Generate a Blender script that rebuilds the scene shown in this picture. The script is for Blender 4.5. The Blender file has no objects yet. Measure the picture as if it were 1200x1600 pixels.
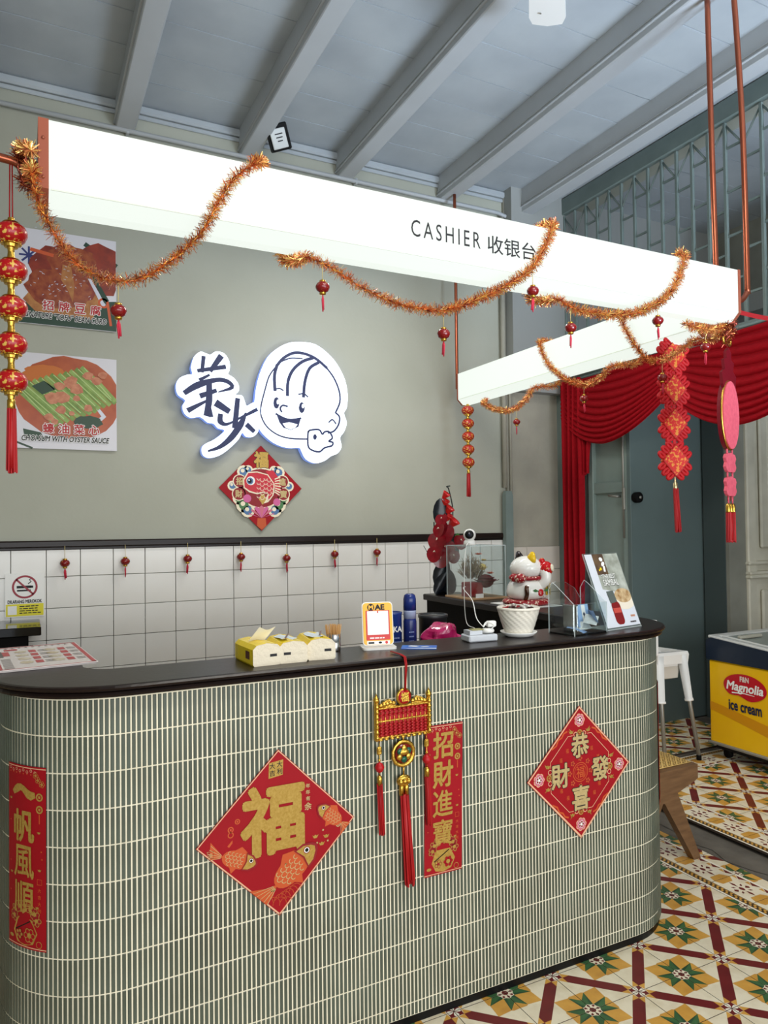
import bpy, math, random
from math import pi, sin, cos, radians, sqrt
from mathutils import Vector, Matrix
from mathutils.geometry import tessellate_polygon
random.seed(7)
SC = bpy.context.scene
COL = SC.collection

# ------------------------------------------------------------------ camera, world, light, exposure
yaw, pit, rol = 0.4625, 0.0204, -0.0117
fw = Vector((sin(yaw)*cos(pit), cos(yaw)*cos(pit), sin(pit)))
rt0 = Vector((cos(yaw), -sin(yaw), 0)); up0 = rt0.cross(fw)
rt = cos(rol)*rt0 + sin(rol)*up0; up = -sin(rol)*rt0 + cos(rol)*up0
cd = bpy.data.cameras.new('camera'); cam = bpy.data.objects.new('camera', cd); COL.objects.link(cam)
cd.sensor_fit = 'HORIZONTAL'; cd.sensor_width = 36; cd.lens = 1133.02/1200*36; cd.clip_start = .02
Mx = Matrix((rt, up, -fw)).transposed().to_4x4(); Mx.translation = (0, -2.0946, 1.61)
cam.matrix_world = Mx; SC.camera = cam

W = bpy.data.worlds.new('daylight'); SC.world = W; W.use_nodes = True
W.node_tree.nodes['Background'].inputs[0].default_value = (.86, .93, 1, 1)
W.node_tree.nodes['Background'].inputs[1].default_value = .9
def area(name, loc, target, sx, sy, power, col, spread=180):
    l = bpy.data.lights.new(name, 'AREA'); l.shape = 'RECTANGLE'; l.size = sx; l.size_y = sy; l.energy = power; l.color = col; l.spread = radians(spread)
    o = bpy.data.objects.new(name, l); COL.objects.link(o); o.location = loc
    o.rotation_euler = (Vector(target)-Vector(loc)).to_track_quat('-Z', 'Y').to_euler(); return o
area('shopfront_daylight', (1.2, -5.4, 1.7), (1.6, 1.0, 1.3), 6.0, 2.6, 215, (.97, .99, 1))
area('street_bounce_daylight', (3.8, -4.7, .3), (3.5, -.2, 4.4), 2.4, 1.2, 135, (.66, .80, 1), 60)
area('ceiling_tube_light', (1.3, -1.5, 4.05), (1.3, -1.1, 0), 1.2, .25, 50, (1, .95, .86))
area('service_fill_light', (2.0, 1.7, 3.6), (2.0, 1.8, 0), 1.2, .2, 30, (1, .97, .91))  # added fill light to brighten the back wall and tiles; no fitting hangs here
VS = SC.view_settings; SC.display_settings.display_device = 'sRGB'
VS.view_transform = 'Standard'; VS.look = 'None'; VS.exposure = 0.0; VS.gamma = 1; VS.use_curve_mapping = False

# ------------------------------------------------------------------ materials
def lin(c):
    r = []
    for v in c[:3]:
        v /= 255.0; r.append(v/12.92 if v <= .04045 else ((v+.055)/1.055)**2.4)
    return (*r, 1)
MATS = {}
def mat(name, col=None, rough=.5, metal=0, col2=None, scale=8, thr=None, bump=0, bscale=40, emit=0, trans=0, alpha=1, ior=1.45, coat=0, sheen=0, stretch=None, spec=.5):
    if name in MATS: return MATS[name]
    m = bpy.data.materials.new(name); m.use_nodes = True; nt = m.node_tree; b = nt.nodes['Principled BSDF']
    b.inputs['Base Color'].default_value = lin(col); b.inputs['Roughness'].default_value = rough; b.inputs['Metallic'].default_value = metal
    b.inputs['IOR'].default_value = ior; b.inputs['Transmission Weight'].default_value = trans; b.inputs['Alpha'].default_value = alpha
    b.inputs['Coat Weight'].default_value = coat; b.inputs['Sheen Weight'].default_value = sheen; b.inputs['Specular IOR Level'].default_value = spec
    if emit:
        b.inputs['Emission Color'].default_value = lin(col); b.inputs['Emission Strength'].default_value = emit
    if col2 or bump:
        tc = nt.nodes.new('ShaderNodeTexCoord'); mp = nt.nodes.new('ShaderNodeMapping'); nt.links.new(tc.outputs['Object'], mp.inputs[0])
        if stretch: mp.inputs['Scale'].default_value = stretch
    if col2:
        n = nt.nodes.new('ShaderNodeTexNoise'); n.inputs['Scale'].default_value = scale; n.inputs['Detail'].default_value = 5
        nt.links.new(mp.outputs[0], n.inputs['Vector'])
        r = nt.nodes.new('ShaderNodeValToRGB'); a, c = thr or (.3, .7)
        r.color_ramp.elements[0].position = a; r.color_ramp.elements[1].position = c
        r.color_ramp.elements[0].color = lin(col); r.color_ramp.elements[1].color = lin(col2)
        nt.links.new(n.outputs[0], r.inputs[0]); nt.links.new(r.outputs[0], b.inputs['Base Color'])
    if bump:
        n2 = nt.nodes.new('ShaderNodeTexNoise'); n2.inputs['Scale'].default_value = bscale; n2.inputs['Detail'].default_value = 4
        nt.links.new(mp.outputs[0], n2.inputs['Vector']); bp = nt.nodes.new('ShaderNodeBump'); bp.inputs['Strength'].default_value = bump; bp.inputs['Distance'].default_value = .004
        nt.links.new(n2.outputs[0], bp.inputs['Height']); nt.links.new(bp.outputs[0], b.inputs['Normal'])
    MATS[name] = m; return m
paint = mat('wall_paint', (175, 176, 162), .75, col2=(165, 166, 152), scale=1.3, bump=.25, bscale=25)
paintr = mat('rough_wall_paint', (170, 166, 150), .8, col2=(150, 147, 134), scale=3, bump=.7, bscale=30)
ceilp = mat('ceiling_paint', (176, 182, 184), .55, col2=(158, 164, 168), scale=2.2, bump=.3, bscale=14)
beamp = mat('beam_paint', (183, 187, 189), .5, col2=(172, 176, 178), scale=2, bump=.15, bscale=10)
tilew = mat('white_tile', (234, 233, 229), .22, col2=(226, 224, 218), scale=2.5)
groutd = mat('dark_grout', (92, 88, 78), .9)
darkw = mat('dark_wood', (34, 23, 20), .3, spec=.3, col2=(24, 17, 15), scale=6, stretch=(1, 6, 6), bump=.1, bscale=30)
stickm = mat('mosaic_glaze', (72, 78, 66), .35, col2=(85, 94, 82), scale=3.5, thr=(.35, .65))
groutc = mat('cream_grout', (244, 236, 210), .85, col2=(228, 220, 194), scale=9)
black = mat('black', (12, 12, 13), .4, spec=.25); blackm = mat('black_matt', (14, 13, 13), .7, spec=.12)
white = mat('white', (238, 238, 234), .4); whitep = mat('white_plastic', (236, 235, 230), .35); cream = mat('cream', (232, 222, 198), .6)
red = mat('red', (176, 10, 22), .45); redc = mat('red_cloth', (160, 6, 22), .8, col2=(146, 4, 18), scale=30, spec=.2)
redp = mat('red_paper', (160, 5, 24), .55, col2=(150, 4, 20), scale=5, spec=.3)
redt = mat('red_silk', (180, 10, 18), .5, col2=(144, 5, 12), scale=90, stretch=(1, 1, .08))
gold = mat('gold', (214, 170, 74), .28, 1, bump=.3, bscale=160); goldp = mat('gold_print', (170, 134, 54), .4, .3, col2=(192, 158, 80), scale=160)
goldl = mat('pale_gold_print', (200, 178, 128), .5, .15, col2=(182, 158, 104), scale=140)
copper = mat('copper', (168, 92, 66), .3, .85); copperp = mat('copper_paint', (160, 88, 66), .45, .35)
navy = mat('navy', (30, 36, 70), .5); blk_ink = mat('ink', (24, 22, 26), .6); red_ink = mat('red_ink', (176, 20, 30), .5)
yellow = mat('yellow', (248, 212, 24), .4); orange = mat('orange', (196, 82, 34), .5); tealp = mat('teal_paint', (122, 136, 132), .5, col2=(108, 122, 118), scale=4, bump=.2, bscale=18)
chrome = mat('chrome', (200, 200, 200), .2, 1); steel = mat('grey_steel', (150, 148, 140), .4, .6)
def acrylic_mat():
    m = bpy.data.materials.new('clear_acrylic'); m.use_nodes = True; nt = m.node_tree; nt.nodes.clear()
    o = nt.nodes.new('ShaderNodeOutputMaterial'); t = nt.nodes.new('ShaderNodeBsdfTransparent'); g = nt.nodes.new('ShaderNodeBsdfGlossy'); mx = nt.nodes.new('ShaderNodeMixShader')
    t.inputs[0].default_value = (.93, .96, .96, 1); g.inputs['Roughness'].default_value = .08; mx.inputs[0].default_value = .07
    nt.links.new(t.outputs[0], mx.inputs[1]); nt.links.new(g.outputs[0], mx.inputs[2]); nt.links.new(mx.outputs[0], o.inputs[0]); return m
acryl = acrylic_mat(); acredge = mat('acrylic_edge', (225, 235, 235), .2, alpha=.55)

# ------------------------------------------------------------------ mesh helpers
class MB:
    def __init__(s): s.v = []; s.f = []; s.m = []; s.sm = []
    def add(s, vs, fs, mi=0, smooth=False, T=None):
        b = len(s.v); s.v += [tuple(T @ Vector(v)) if T else tuple(v) for v in vs]
        for f in fs: s.f.append(tuple(b+i for i in f)); s.m.append(mi); s.sm.append(smooth)
        return s
    def box(s, c, d, mi=0, bev=0, T=None):
        x, y, z = d[0]/2, d[1]/2, d[2]/2; C = Vector(c)
        if bev <= 0:
            vs = [C+Vector((sx*x, sy*y, sz*z)) for sz in (-1, 1) for sy in (-1, 1) for sx in (-1, 1)]
            return s.add(vs, [(0, 2, 3, 1), (4, 5, 7, 6), (0, 1, 5, 4), (2, 6, 7, 3), (0, 4, 6, 2), (1, 3, 7, 5)], mi, False, T)
        b = min(bev, x*.98, y*.98, z*.98); vs = []; fs = []; idx = {}
        for sx in (-1, 1):
            for sy in (-1, 1):
                for sz in (-1, 1):
                    for k in range(3):
                        p = [sx*x, sy*y, sz*z]
                        for a in range(3):
                            if a != k: p[a] -= (sx, sy, sz)[a]*b
                        idx[(sx, sy, sz, k)] = len(vs); vs.append(C+Vector(p))
        def q(l):
            a, bb, c2 = [vs[i] for i in l[:3]]; n = (bb-a).cross(c2-a); m = sum((vs[i] for i in l), Vector())/len(l)-C
            fs.append(tuple(l) if n.dot(m) > 0 else tuple(reversed(l)))
        for k in range(3):
            a, bb = [i for i in range(3) if i != k]
            for sg in (-1, 1):
                l = []
                for u, w in ((-1, -1), (1, -1), (1, 1), (-1, 1)):
                    t = [0, 0, 0]; t[k] = sg; t[a] = u; t[bb] = w; l.append(idx[(*t, k)])
                q(l)
            for u in (-1, 1):
                for w in (-1, 1):
                    l = []
                    for e, kk in ((-1, a), (-1, bb), (1, bb), (1, a)):
                        t = [0, 0, 0]; t[k] = e; t[a] = u; t[bb] = w; l.append(idx[(*t, kk)])
                    q(l)
        for sx in (-1, 1):
            for sy in (-1, 1):
                for sz in (-1, 1): q([idx[(sx, sy, sz, k)] for k in range(3)])
        return s.add(vs, fs, mi, False, T)
    def lathe(s, prof, n=20, mi=0, c=(0, 0, 0), T=None, smooth=True, wob=None):
        vs = []; fs = []; C = Vector(c)
        for r, z in prof:
            for k in range(n):
                a = 2*pi*k/n; rr = r*(wob(a, z) if wob else 1); vs.append(C+Vector((rr*cos(a), rr*sin(a), z)))
        for i in range(len(prof)-1):
            for k in range(n):
                k2 = (k+1) % n; fs.append((i*n+k, i*n+k2, (i+1)*n+k2, (i+1)*n+k))
        if prof[0][0] > 1e-5: fs.append(tuple(reversed(range(n))))
        if prof[-1][0] > 1e-5: fs.append(tuple(range((len(prof)-1)*n, len(prof)*n)))
        return s.add(vs, fs, mi, smooth, T)
    def tube(s, pts, r, n=8, mi=0, closed=False, cap=True):
        P = [Vector(p) for p in pts]; R = r if isinstance(r, (list, tuple)) else [r]*len(P); vs = []; fs = []; N = len(P); pn = None
        for i in range(N):
            if closed: d = P[(i+1) % N]-P[i-1]
            else: d = P[min(i+1, N-1)]-P[max(i-1, 0)]
            d = d.normalized() if d.length > 1e-9 else Vector((0, 0, 1))
            if pn is None: pn = d.orthogonal().normalized()
            pn = (pn-d*pn.dot(d)); pn = pn.normalized() if pn.length > 1e-6 else d.orthogonal().normalized()
            bn = d.cross(pn)
            for k in range(n):
                a = 2*pi*k/n; vs.append(P[i]+R[i]*(cos(a)*pn+sin(a)*bn))
        for i in range(N if closed else N-1):
            j = (i+1) % N
            for k in range(n):
                k2 = (k+1) % n; fs.append((i*n+k, i*n+k2, j*n+k2, j*n+k))
        if cap and not closed: fs.append(tuple(reversed(range(n)))); fs.append(tuple(range((N-1)*n, N*n)))
        return s.add(vs, fs, mi, True)
    def poly(s, pts, z=0, mi=0, T=None):               # flat polygon in local XY, facing +z
        v = [Vector((p[0], p[1], z)) for p in pts]; t = tessellate_polygon([v]); fs = []
        for a, b, c in t:
            if (v[b]-v[a]).cross(v[c]-v[a]).z < 0: b, c = c, b
            fs.append((a, b, c))
        return s.add(v, fs, mi, False, T)
    def prism(s, pts, z0, z1, mi=0, mi_side=None, T=None, smooth=False):
        n = len(pts); s.poly(pts, z1, mi, T); a = sum(pts[i][0]*pts[(i+1) % n][1]-pts[(i+1) % n][0]*pts[i][1] for i in range(n))
        q = list(pts) if a > 0 else list(reversed(pts)); ms = mi if mi_side is None else mi_side
        s.add([(p[0], p[1], z0) for p in q]+[(p[0], p[1], z1) for p in q], [(i, (i+1) % n, n+(i+1) % n, n+i) for i in range(n)], ms, smooth, T)
        v = [Vector((p[0], p[1], z0)) for p in q]
        return s.add(v, [(a, c, b) if (v[b]-v[a]).cross(v[c]-v[a]).z > 0 else (a, b, c) for a, b, c in tessellate_polygon([v])], mi, False, T)
    def disc(s, x, y, rx, ry=None, z=0, mi=0, n=16, a0=0):
        ry = ry or rx; return s.poly([(x+rx*cos(2*pi*k/n)*cos(a0)-ry*sin(2*pi*k/n)*sin(a0), y+rx*cos(2*pi*k/n)*sin(a0)+ry*sin(2*pi*k/n)*cos(a0)) for k in range(n)], z, mi)
    def ring(s, x, y, r0, r1, z=0, mi=0, n=28, a0=0, a1=2*pi):
        vs = []; 
        for k in range(n+1):
            a = a0+(a1-a0)*k/n; vs += [(x+r0*cos(a), y+r0*sin(a), z), (x+r1*cos(a), y+r1*sin(a), z)]
        return s.add(vs, [(2*k, 2*k+1, 2*k+3, 2*k+2) for k in range(n)], mi)
    def stroke(s, pts, w, z=0, mi=0):                   # flat brush stroke with widths along the way
        P = [Vector((p[0], p[1])) for p in pts]; ws = w if isinstance(w, (list, tuple)) else [w]*len(P); L = []; R = []
        for i in range(len(P)):
            d = (P[min(i+1, len(P)-1)]-P[max(i-1, 0)]); d = d.normalized() if d.length else Vector((1, 0)); n = Vector((-d.y, d.x))*ws[i]/2
            e = Vector((0, 0))
            if i == 0: e = -d*ws[i]*.35
            if i == len(P)-1: e = d*ws[i]*.35
            L.append(P[i]+n+e); R.append(P[i]-n+e)
        for i in range(len(P)-1): s.add([(*L[i], z), (*R[i], z), (*R[i+1], z), (*L[i+1], z)], [(0, 1, 2, 3)], mi)
        return s
    def ball(s, c, r, n=14, mi=0, sc=(1, 1, 1), T=None):
        m = n//2; prof = [(sin(pi*i/m), -cos(pi*i/m)) for i in range(m+1)]
        vs = []; fs = []; C = Vector(c)
        for rr, z in prof:
            for k in range(n): vs.append(C+Vector((r*sc[0]*rr*cos(2*pi*k/n), r*sc[1]*rr*sin(2*pi*k/n), r*sc[2]*z)))
        for i in range(m):
            for k in range(n): k2 = (k+1) % n; fs.append((i*n+k, i*n+k2, (i+1)*n+k2, (i+1)*n+k))
        return s.add(vs, fs, mi, True, T)
    def grid(s, fn, nu, nv, mi=0, smooth=True, two=False):
        vs = [fn(i/nu, j/nv) for j in range(nv+1) for i in range(nu+1)]
        return s.add(vs, [(j*(nu+1)+i, j*(nu+1)+i+1, (j+1)*(nu+1)+i+1, (j+1)*(nu+1)+i) for j in range(nv) for i in range(nu)], mi, smooth)
    def mesh(s, name, mats):
        me = bpy.data.meshes.new(name); me.from_pydata(s.v, [], s.f)
        for m in (mats if isinstance(mats, (list, tuple)) else [mats]): me.materials.append(m)
        me.polygons.foreach_set('material_index', s.m); me.polygons.foreach_set('use_smooth', s.sm); me.update(); return me
def link(name, me, parent=None, loc=(0, 0, 0), rot=(0, 0, 0), label=None):
    o = bpy.data.objects.new(name, me); COL.objects.link(o); o.location = loc; o.rotation_euler = rot
    if parent: o.parent = parent
    if label: o['label'] = label
    return o
def obj(name, mb, mats, parent=None, loc=(0, 0, 0), rot=(0, 0, 0), label=None, kind=None):
    o = link(name, mb.mesh(name, mats), parent, loc, rot, label)
    if kind: o['kind'] = kind
    return o
def tag(o, label, cat, group=None):
    o['label'] = label; o['category'] = cat
    if group: o['group'] = group
    return o
def thing(name, label, cat, loc=(0, 0, 0), rot=(0, 0, 0), group=None):
    o = bpy.data.objects.new(name, None); COL.objects.link(o); o.location = loc; o.rotation_euler = rot; o.empty_display_size = .05
    return tag(o, label, cat, group)
def struct(name, mb, mats, label=None, parent=None):
    o = obj(name, mb, mats, parent, label=label); o['kind'] = 'structure'; return o
def copy_tree(o, parent=None):
    c = o.copy(); COL.objects.link(c)
    if parent: c.parent = parent
    for ch in list(o.children): copy_tree(ch, c)
    return c
_txt = {}
def text_mesh(body, bold=0, shear=0, res=3, space=1):
    cu = bpy.data.curves.new('lettering', 'FONT'); cu.body = body; cu.size = 1; cu.offset = bold; cu.shear = shear; cu.resolution_u = res; cu.space_character = space
    o = bpy.data.objects.new('lettering', cu); COL.objects.link(o); dg = bpy.context.evaluated_depsgraph_get(); dg.update()
    me = bpy.data.meshes.new_from_object(o.evaluated_get(dg)); bpy.data.objects.remove(o); bpy.data.curves.remove(cu); return me
def txt(parent, body, m, cx, cy, w, h=None, z=.001, bold=0, shear=0, rot=0, wrap=None, name='lettering', space=1):
    """flat lettering fitted to w x h; heavier strokes come from the same glyph outlines laid over each other slightly apart"""
    me = text_mesh(body, min(bold, 0), shear, 3, space); vs = [v.co.copy() for v in me.vertices]; fs = [tuple(p.vertices) for p in me.polygons]; bpy.data.meshes.remove(me)
    sh = [(0, 0)]+([(bold*cos(q*pi/4), bold*sin(q*pi/4)) for q in range(8)] if bold > 0 else [])
    x0 = min(v.x for v in vs); x1 = max(v.x for v in vs); y0 = min(v.y for v in vs); y1 = max(v.y for v in vs)
    sx = w/(x1-x0); sy = h/(y1-y0) if h else sx; c, s_ = cos(rot), sin(rot); V = []; F = []
    for q, (dx, dy) in enumerate(sh):
        k0 = len(V)
        for v in vs:
            x = (v.x+dx-(x0+x1)/2)*sx; y = (v.y+dy-(y0+y1)/2)*sy; p = (cx+x*c-y*s_, cy+x*s_+y*c, z+.00002*q); V.append(tuple(wrap(p)) if wrap else p)
        F += [tuple(k0+i for i in f) for f in fs]
    me = bpy.data.meshes.new(name); me.from_pydata(V, [], F); me.materials.append(m); me.update(); return link(name, me, parent)
def dashes(parent, m, cx, cy, w, h, T=None, z=0, seed=1, name='fine_print'):
    """a line of print too small to read: short bars"""
    rnd = random.Random(seed); mb = MB(); x = cx-w/2
    while x < cx+w/2-.15*w:
        l = min(w*rnd.uniform(.1, .26), cx+w/2-x); mb.poly([(x, cy-h/2), (x+l, cy-h/2), (x+l, cy+h/2), (x, cy+h/2)], z, 0); x += l+w*.04
    o = link(name, mb.mesh(name, m), parent)
    if T: o.matrix_local = T
    return o
def catmull(pts, n=8):
    P = [Vector(p) for p in pts]; out = []
    for i in range(len(P)-1):
        a, b, c, d = P[max(i-1, 0)], P[i], P[i+1], P[min(i+2, len(P)-1)]
        for k in range(n):
            t = k/n; out.append(.5*((2*b)+(c-a)*t+(2*a-5*b+4*c-d)*t*t+(3*b-a-3*c+d)*t**3))
    out.append(P[-1]); return out
UPR = (pi/2, 0, 0)            # flat things drawn in XY, stood up to face the room (-Y)
# ------------------------------------------------------------------ the setting
YW = 2.977; XR = 4.27; ZC = 4.475; ZB = 4.275
# floor: lower floor with patterned cement tiles
T_ = .206; FX, FY = 2.102, -.0075
fl_cream = mat('tile_cream', (232, 222, 196), .36, col2=(204, 188, 154), scale=11, thr=(.45, .8)); fl_red = mat('tile_oxblood', (112, 30, 32), .38, col2=(96, 24, 28), scale=12)
fl_och = mat('tile_ochre', (218, 166, 76), .36, col2=(190, 136, 56), scale=12); fl_g1 = mat('tile_green', (66, 108, 66), .36, col2=(46, 84, 50), scale=12); fl_g2 = mat('tile_dark_green', (40, 74, 50), .38)
fl_blk = mat('tile_black', (40, 34, 30), .4); fl_wht = mat('tile_white', (238, 232, 214), .38)
FM = [fl_cream, fl_red, fl_och, fl_g1, fl_g2, fl_wht, fl_blk, mat('tile_edge', (58, 46, 36), .8)]
concrete = mat('old_concrete', (104, 98, 88), .8, col2=(78, 72, 64), scale=7, bump=.6, bscale=30)
TH = .012; G = .0024
def tile_base(mb, a=0., b=1.):
    x0, x1 = a*T_+G/2, b*T_-G/2; y0, y1 = G/2, T_-G/2
    mb.add([(x0, y0, 0), (x1, y0, 0), (x1, y1, 0), (x0, y1, 0), (x0, y0, -TH), (x1, y0, -TH), (x1, y1, -TH), (x0, y1, -TH)], [(0, 1, 2, 3)], 0)
    mb.add([(x0, y0, 0), (x1, y0, 0), (x1, y1, 0), (x0, y1, 0), (x0, y0, -TH), (x1, y0, -TH), (x1, y1, -TH), (x0, y1, -TH)], [(0, 4, 5, 1), (1, 5, 6, 2), (2, 6, 7, 3), (3, 7, 4, 0)], 7)
def clampt(p): return (min(max(p[0], G/2/T_), 1-G/2/T_)*T_, min(max(p[1], G/2/T_), 1-G/2/T_)*T_)
def star_quarter(mb, ox, oy, dx, dy):
    def p(r, a): return clampt((ox+dx*r*cos(radians(a)), oy+dy*r*sin(radians(a))))
    def c2(x, y): return clampt((ox+dx*x, oy+dy*y))
    mb.poly([p(.15, 45), p(.44, 22), p(.615, 45), p(.44, 68)], .0002, 2); c = p(0, 0)
    mb.poly([p(.27, 0), p(.44, 22), c2(.43, .13), c2(.425, 0)], .0002, 2); mb.poly([p(.27, 90), p(.44, 68), c2(.13, .43), c2(0, .425)], .0002, 2)
    for a, b in ((0, 22), (90, 68)):
        mb.poly([c, p(.27, a), p(.44, b)], .0003, 3); mb.poly([c, p(.44, b), p(.15, 45)], .0003, 4)
    mb.poly([c, p(.15, 0), p(.13, 25), p(.155, 45), p(.13, 65), p(.15, 90)], .0005, 0)
    for a, r in ((0, .115), (45, .12), (90, .115)): mb.poly([p(r-.045, a), p(r, a-13), p(r+.022, a), p(r, a+13)], .0007, 1)
    mb.poly([c, p(.055, 0), p(.055, 45), p(.055, 90)], .0007, 1)
def field_tile():
    mb = MB(); tile_base(mb); e = .7071
    def q(s, w): return clampt((s*e-w*e, s*e+w*e))      # along / across the diagonal
    L = sqrt(2); hw = .1
    mb.poly([q(.17, 0), q(.27, -hw), q(L-.27, -hw), q(L-.17, 0), q(L-.27, hw), q(.27, hw)], .0002, 1)
    for s0, sg in ((0, 1), (L, -1)):
        for w in (-hw, hw): mb.poly([q(s0+sg*.17, 0), q(s0+sg*.27, w), q(s0+sg*.1, w)], .0002, 2)
    for c, sg in (((0, 0), 1), ((1, 1), -1)):
        def r(a, b): return clampt((c[0]+sg*a, c[1]+sg*b))
        mb.poly([r(0, 0), r(.12, 0), r(.12, .12), r(0, .12)], .0004, 1)
        for f in (lambda a, b: r(a, b), lambda a, b: r(b, a)): mb.poly([f(.012, .004), f(.05, .032), f(.09, .045), f(.112, .03), f(.115, .006)], .0006, 5)
    star_quarter(mb, 1, 0, -1, 1); star_quarter(mb, 0, 1, 1, -1); return mb
def border_tile():                                       # dashed band on its low-X side, red flower in the middle
    mb = MB(); tile_base(mb)
    def P(l): return [clampt(p) for p in l]
    mb.poly(P([(0, 0), (.055, 0), (.055, 1), (0, 1)]), .0002, 5); mb.poly(P([(.055, 0), (.2, 0), (.2, 1), (.055, 1)]), .0002, 2)
    for k in range(9):
        a = k/9; mb.poly(P([(.075, a+.01), (.13, a+.01), (.13, a+.065), (.075, a+.065)]), .0004, 6); mb.poly(P([(.13, a+.055), (.185, a+.055), (.185, a+.11), (.13, a+.11)]), .0004, 6)
    for x in (.055, .2): mb.poly(P([(x, 0), (x+.015, 0), (x+.015, 1), (x, 1)]), .0005, 6)
    cx, cy = .53, .5
    for k in range(8):
        a = k*pi/4; l0, l1, w = ((.1, .22, .06), (.11, .22, .028), (.09, .33, .035), (.11, .22, .028))[k % 4]; m = (l0+l1)/2+.02*(k % 4 == 0)
        mb.poly(P([(cx+l0*cos(a), cy+l0*sin(a)), (cx+m*cos(a)-w*sin(a), cy+m*sin(a)+w*cos(a)), (cx+l1*cos(a), cy+l1*sin(a)), (cx+m*cos(a)+w*sin(a), cy+m*sin(a)-w*cos(a))]), .0004, 1)
    mb.disc(cx*T_, cy*T_, .05*T_, .075*T_, z=.0005, mi=1, n=10)
    for yy, s in ((0, 1), (1, -1)): mb.poly(P([(.3, yy), (.36, yy+s*.17), (.66, yy+s*.17), (.78, yy)]), .0003, 2)
    for k in range(3):
        a = k/3; mb.poly(P([(.93, a+.02), (.93, a+.29), (.83, a+.15)]), .0004, 1); mb.poly(P([(.83, a+.17), (.83, a+.33), (.92, a+.31)]), .0003, 2)
    mb.poly(P([(.94, 0), (1, 0), (1, 1), (.94, 1)]), .0005, 5); return mb
f_even = field_tile().mesh('floor_tile', FM); f_odd = bpy.data.meshes.new('floor_tile')
mb = field_tile(); mb.v = [(T_-v[1], v[0], v[2]) for v in mb.v]; f_odd = mb.mesh('floor_tile', FM)
f_bord = border_tile().mesh('border_tile', FM); mb = border_tile(); mb.v = [(v[1], T_-v[0], v[2]) for v in mb.v]; mb.f = [tuple(f) for f in mb.f]; f_bordx = mb.mesh('border_tile', FM)
mb = MB(); mb.box((.0, -.6, -.06-TH), (6.2, 7.2, .12)); mb.box((3.05, -.6, -.006), (.12, 7.2, .012), 1)
floor = struct('floor', mb, [groutd, concrete], label='patterned cement tile floor around the counter')
mb = MB(); mb.box((4.71, -.6, -.02), (3.0, 7.2, .082+.0), 1); mb.box((3.24, -.6, .0), (.06, 7.2, .06), 1)
step = struct('floor_step', mb, [groutd, concrete], label='raised tiled floor beyond the concrete gutter')
# concrete gutter strip
mb = MB(); n = 60; vs = []
for k in range(n+1):
    y = -4.2+7.1*k/n; vs += [(3.02+.03*sin(k*2.3)+.02*sin(k*5.1), y, .003), (3.215, y, .003)]
mb.add(vs, [(2*k, 2*k+1, 2*k+3, 2*k+2) for k in range(n)])
struct('trim_1', mb, concrete, label='dark concrete gutter strip between the two tiled floors')
def proj(p):
    d = Vector(p)-cam.location; z = d.dot(fw)
    return (600+1133*d.dot(rt)/z, 800-1133*d.dot(up)/z, z) if z > .05 else (-1e4, -1e4, z)
def seen(p, m=60):
    u, v, z = proj(p); return z > .1 and -m < u < 1200+m and -m < v < 1600+m
cells = []; 
for i in range(-24, 3):
    for j in range(-10, 14):
        x, y = FX+i*T_, FY+j*T_
        if x < -2.6 or y > YW-.1: continue
        hid = (.1 < x < 2.2 and y > .08) or (x <= .1 and y > -.3)
        cells.append((seen((x+.1, y+.1, 0)) and not hid, (Vector((x+.1, y+.1, 0))-cam.location).length, f_even if (i+j) % 2 == 0 else f_odd, x, y, 0, floor))
for j in range(-10, 14):
    y = FY+j*T_; cells.append((seen((2.82, y+.1, 0)) and y < 1.6, 3, f_bord, FX+3*T_, y, 0, floor))
    cells.append((seen((3.0, y+.1, 0)) and y < 1.6, 4, f_even if j % 2 == 0 else f_odd, FX+4*T_, y, -.001, floor))
RX, RY = 3.59, 1.01; RZ = .033
for i in range(-1, 6):
    for j in range(-14, 1):
        x, y = RX+i*T_, RY+j*T_
        cells.append((seen((x+.1, y+.1, RZ)), 5, f_even if (i+j) % 2 == 0 else f_odd, x, y, RZ, step))
for j in range(-14, 2): cells.append((seen((3.3, RY+j*T_+.1, RZ)), 5, f_bord, RX-2*T_, RY+j*T_, RZ, step))
for i in range(-1, 6):
    cells.append((seen((RX+i*T_+.1, 1.32, RZ)), 5, f_bordx, RX+i*T_, RY+T_, RZ, step))
    for j in (2, 3, 4): cells.append((seen((RX+i*T_+.1, 1.7, RZ)) and j < 4, 6, f_even if (i+j) % 2 else f_odd, RX+i*T_, RY+j*T_+.07, RZ, step))
rest = {floor.name: MB(), step.name: MB()}
ind = sorted([c for c in cells if c[0]], key=lambda c: c[1])[:300]; ids = set(map(id, ind))
for c in cells:
    if id(c) in ids: link('border_tile' if c[2] in (f_bord, f_bordx) else 'floor_tile', c[2], c[6], (c[3], c[4], c[5]))
    else:
        me = c[2]; b = rest[c[6].name]; off = Vector((c[3], c[4], c[5])); k0 = len(b.v)
        b.v += [tuple(v.co+off) for v in me.vertices]
        for p in me.polygons: b.f.append(tuple(k0+i for i in p.vertices)); b.m.append(p.material_index); b.sm.append(False)
for par in (floor, step): obj('tile_field', rest[par.name], FM, par, kind='stuff')

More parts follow.
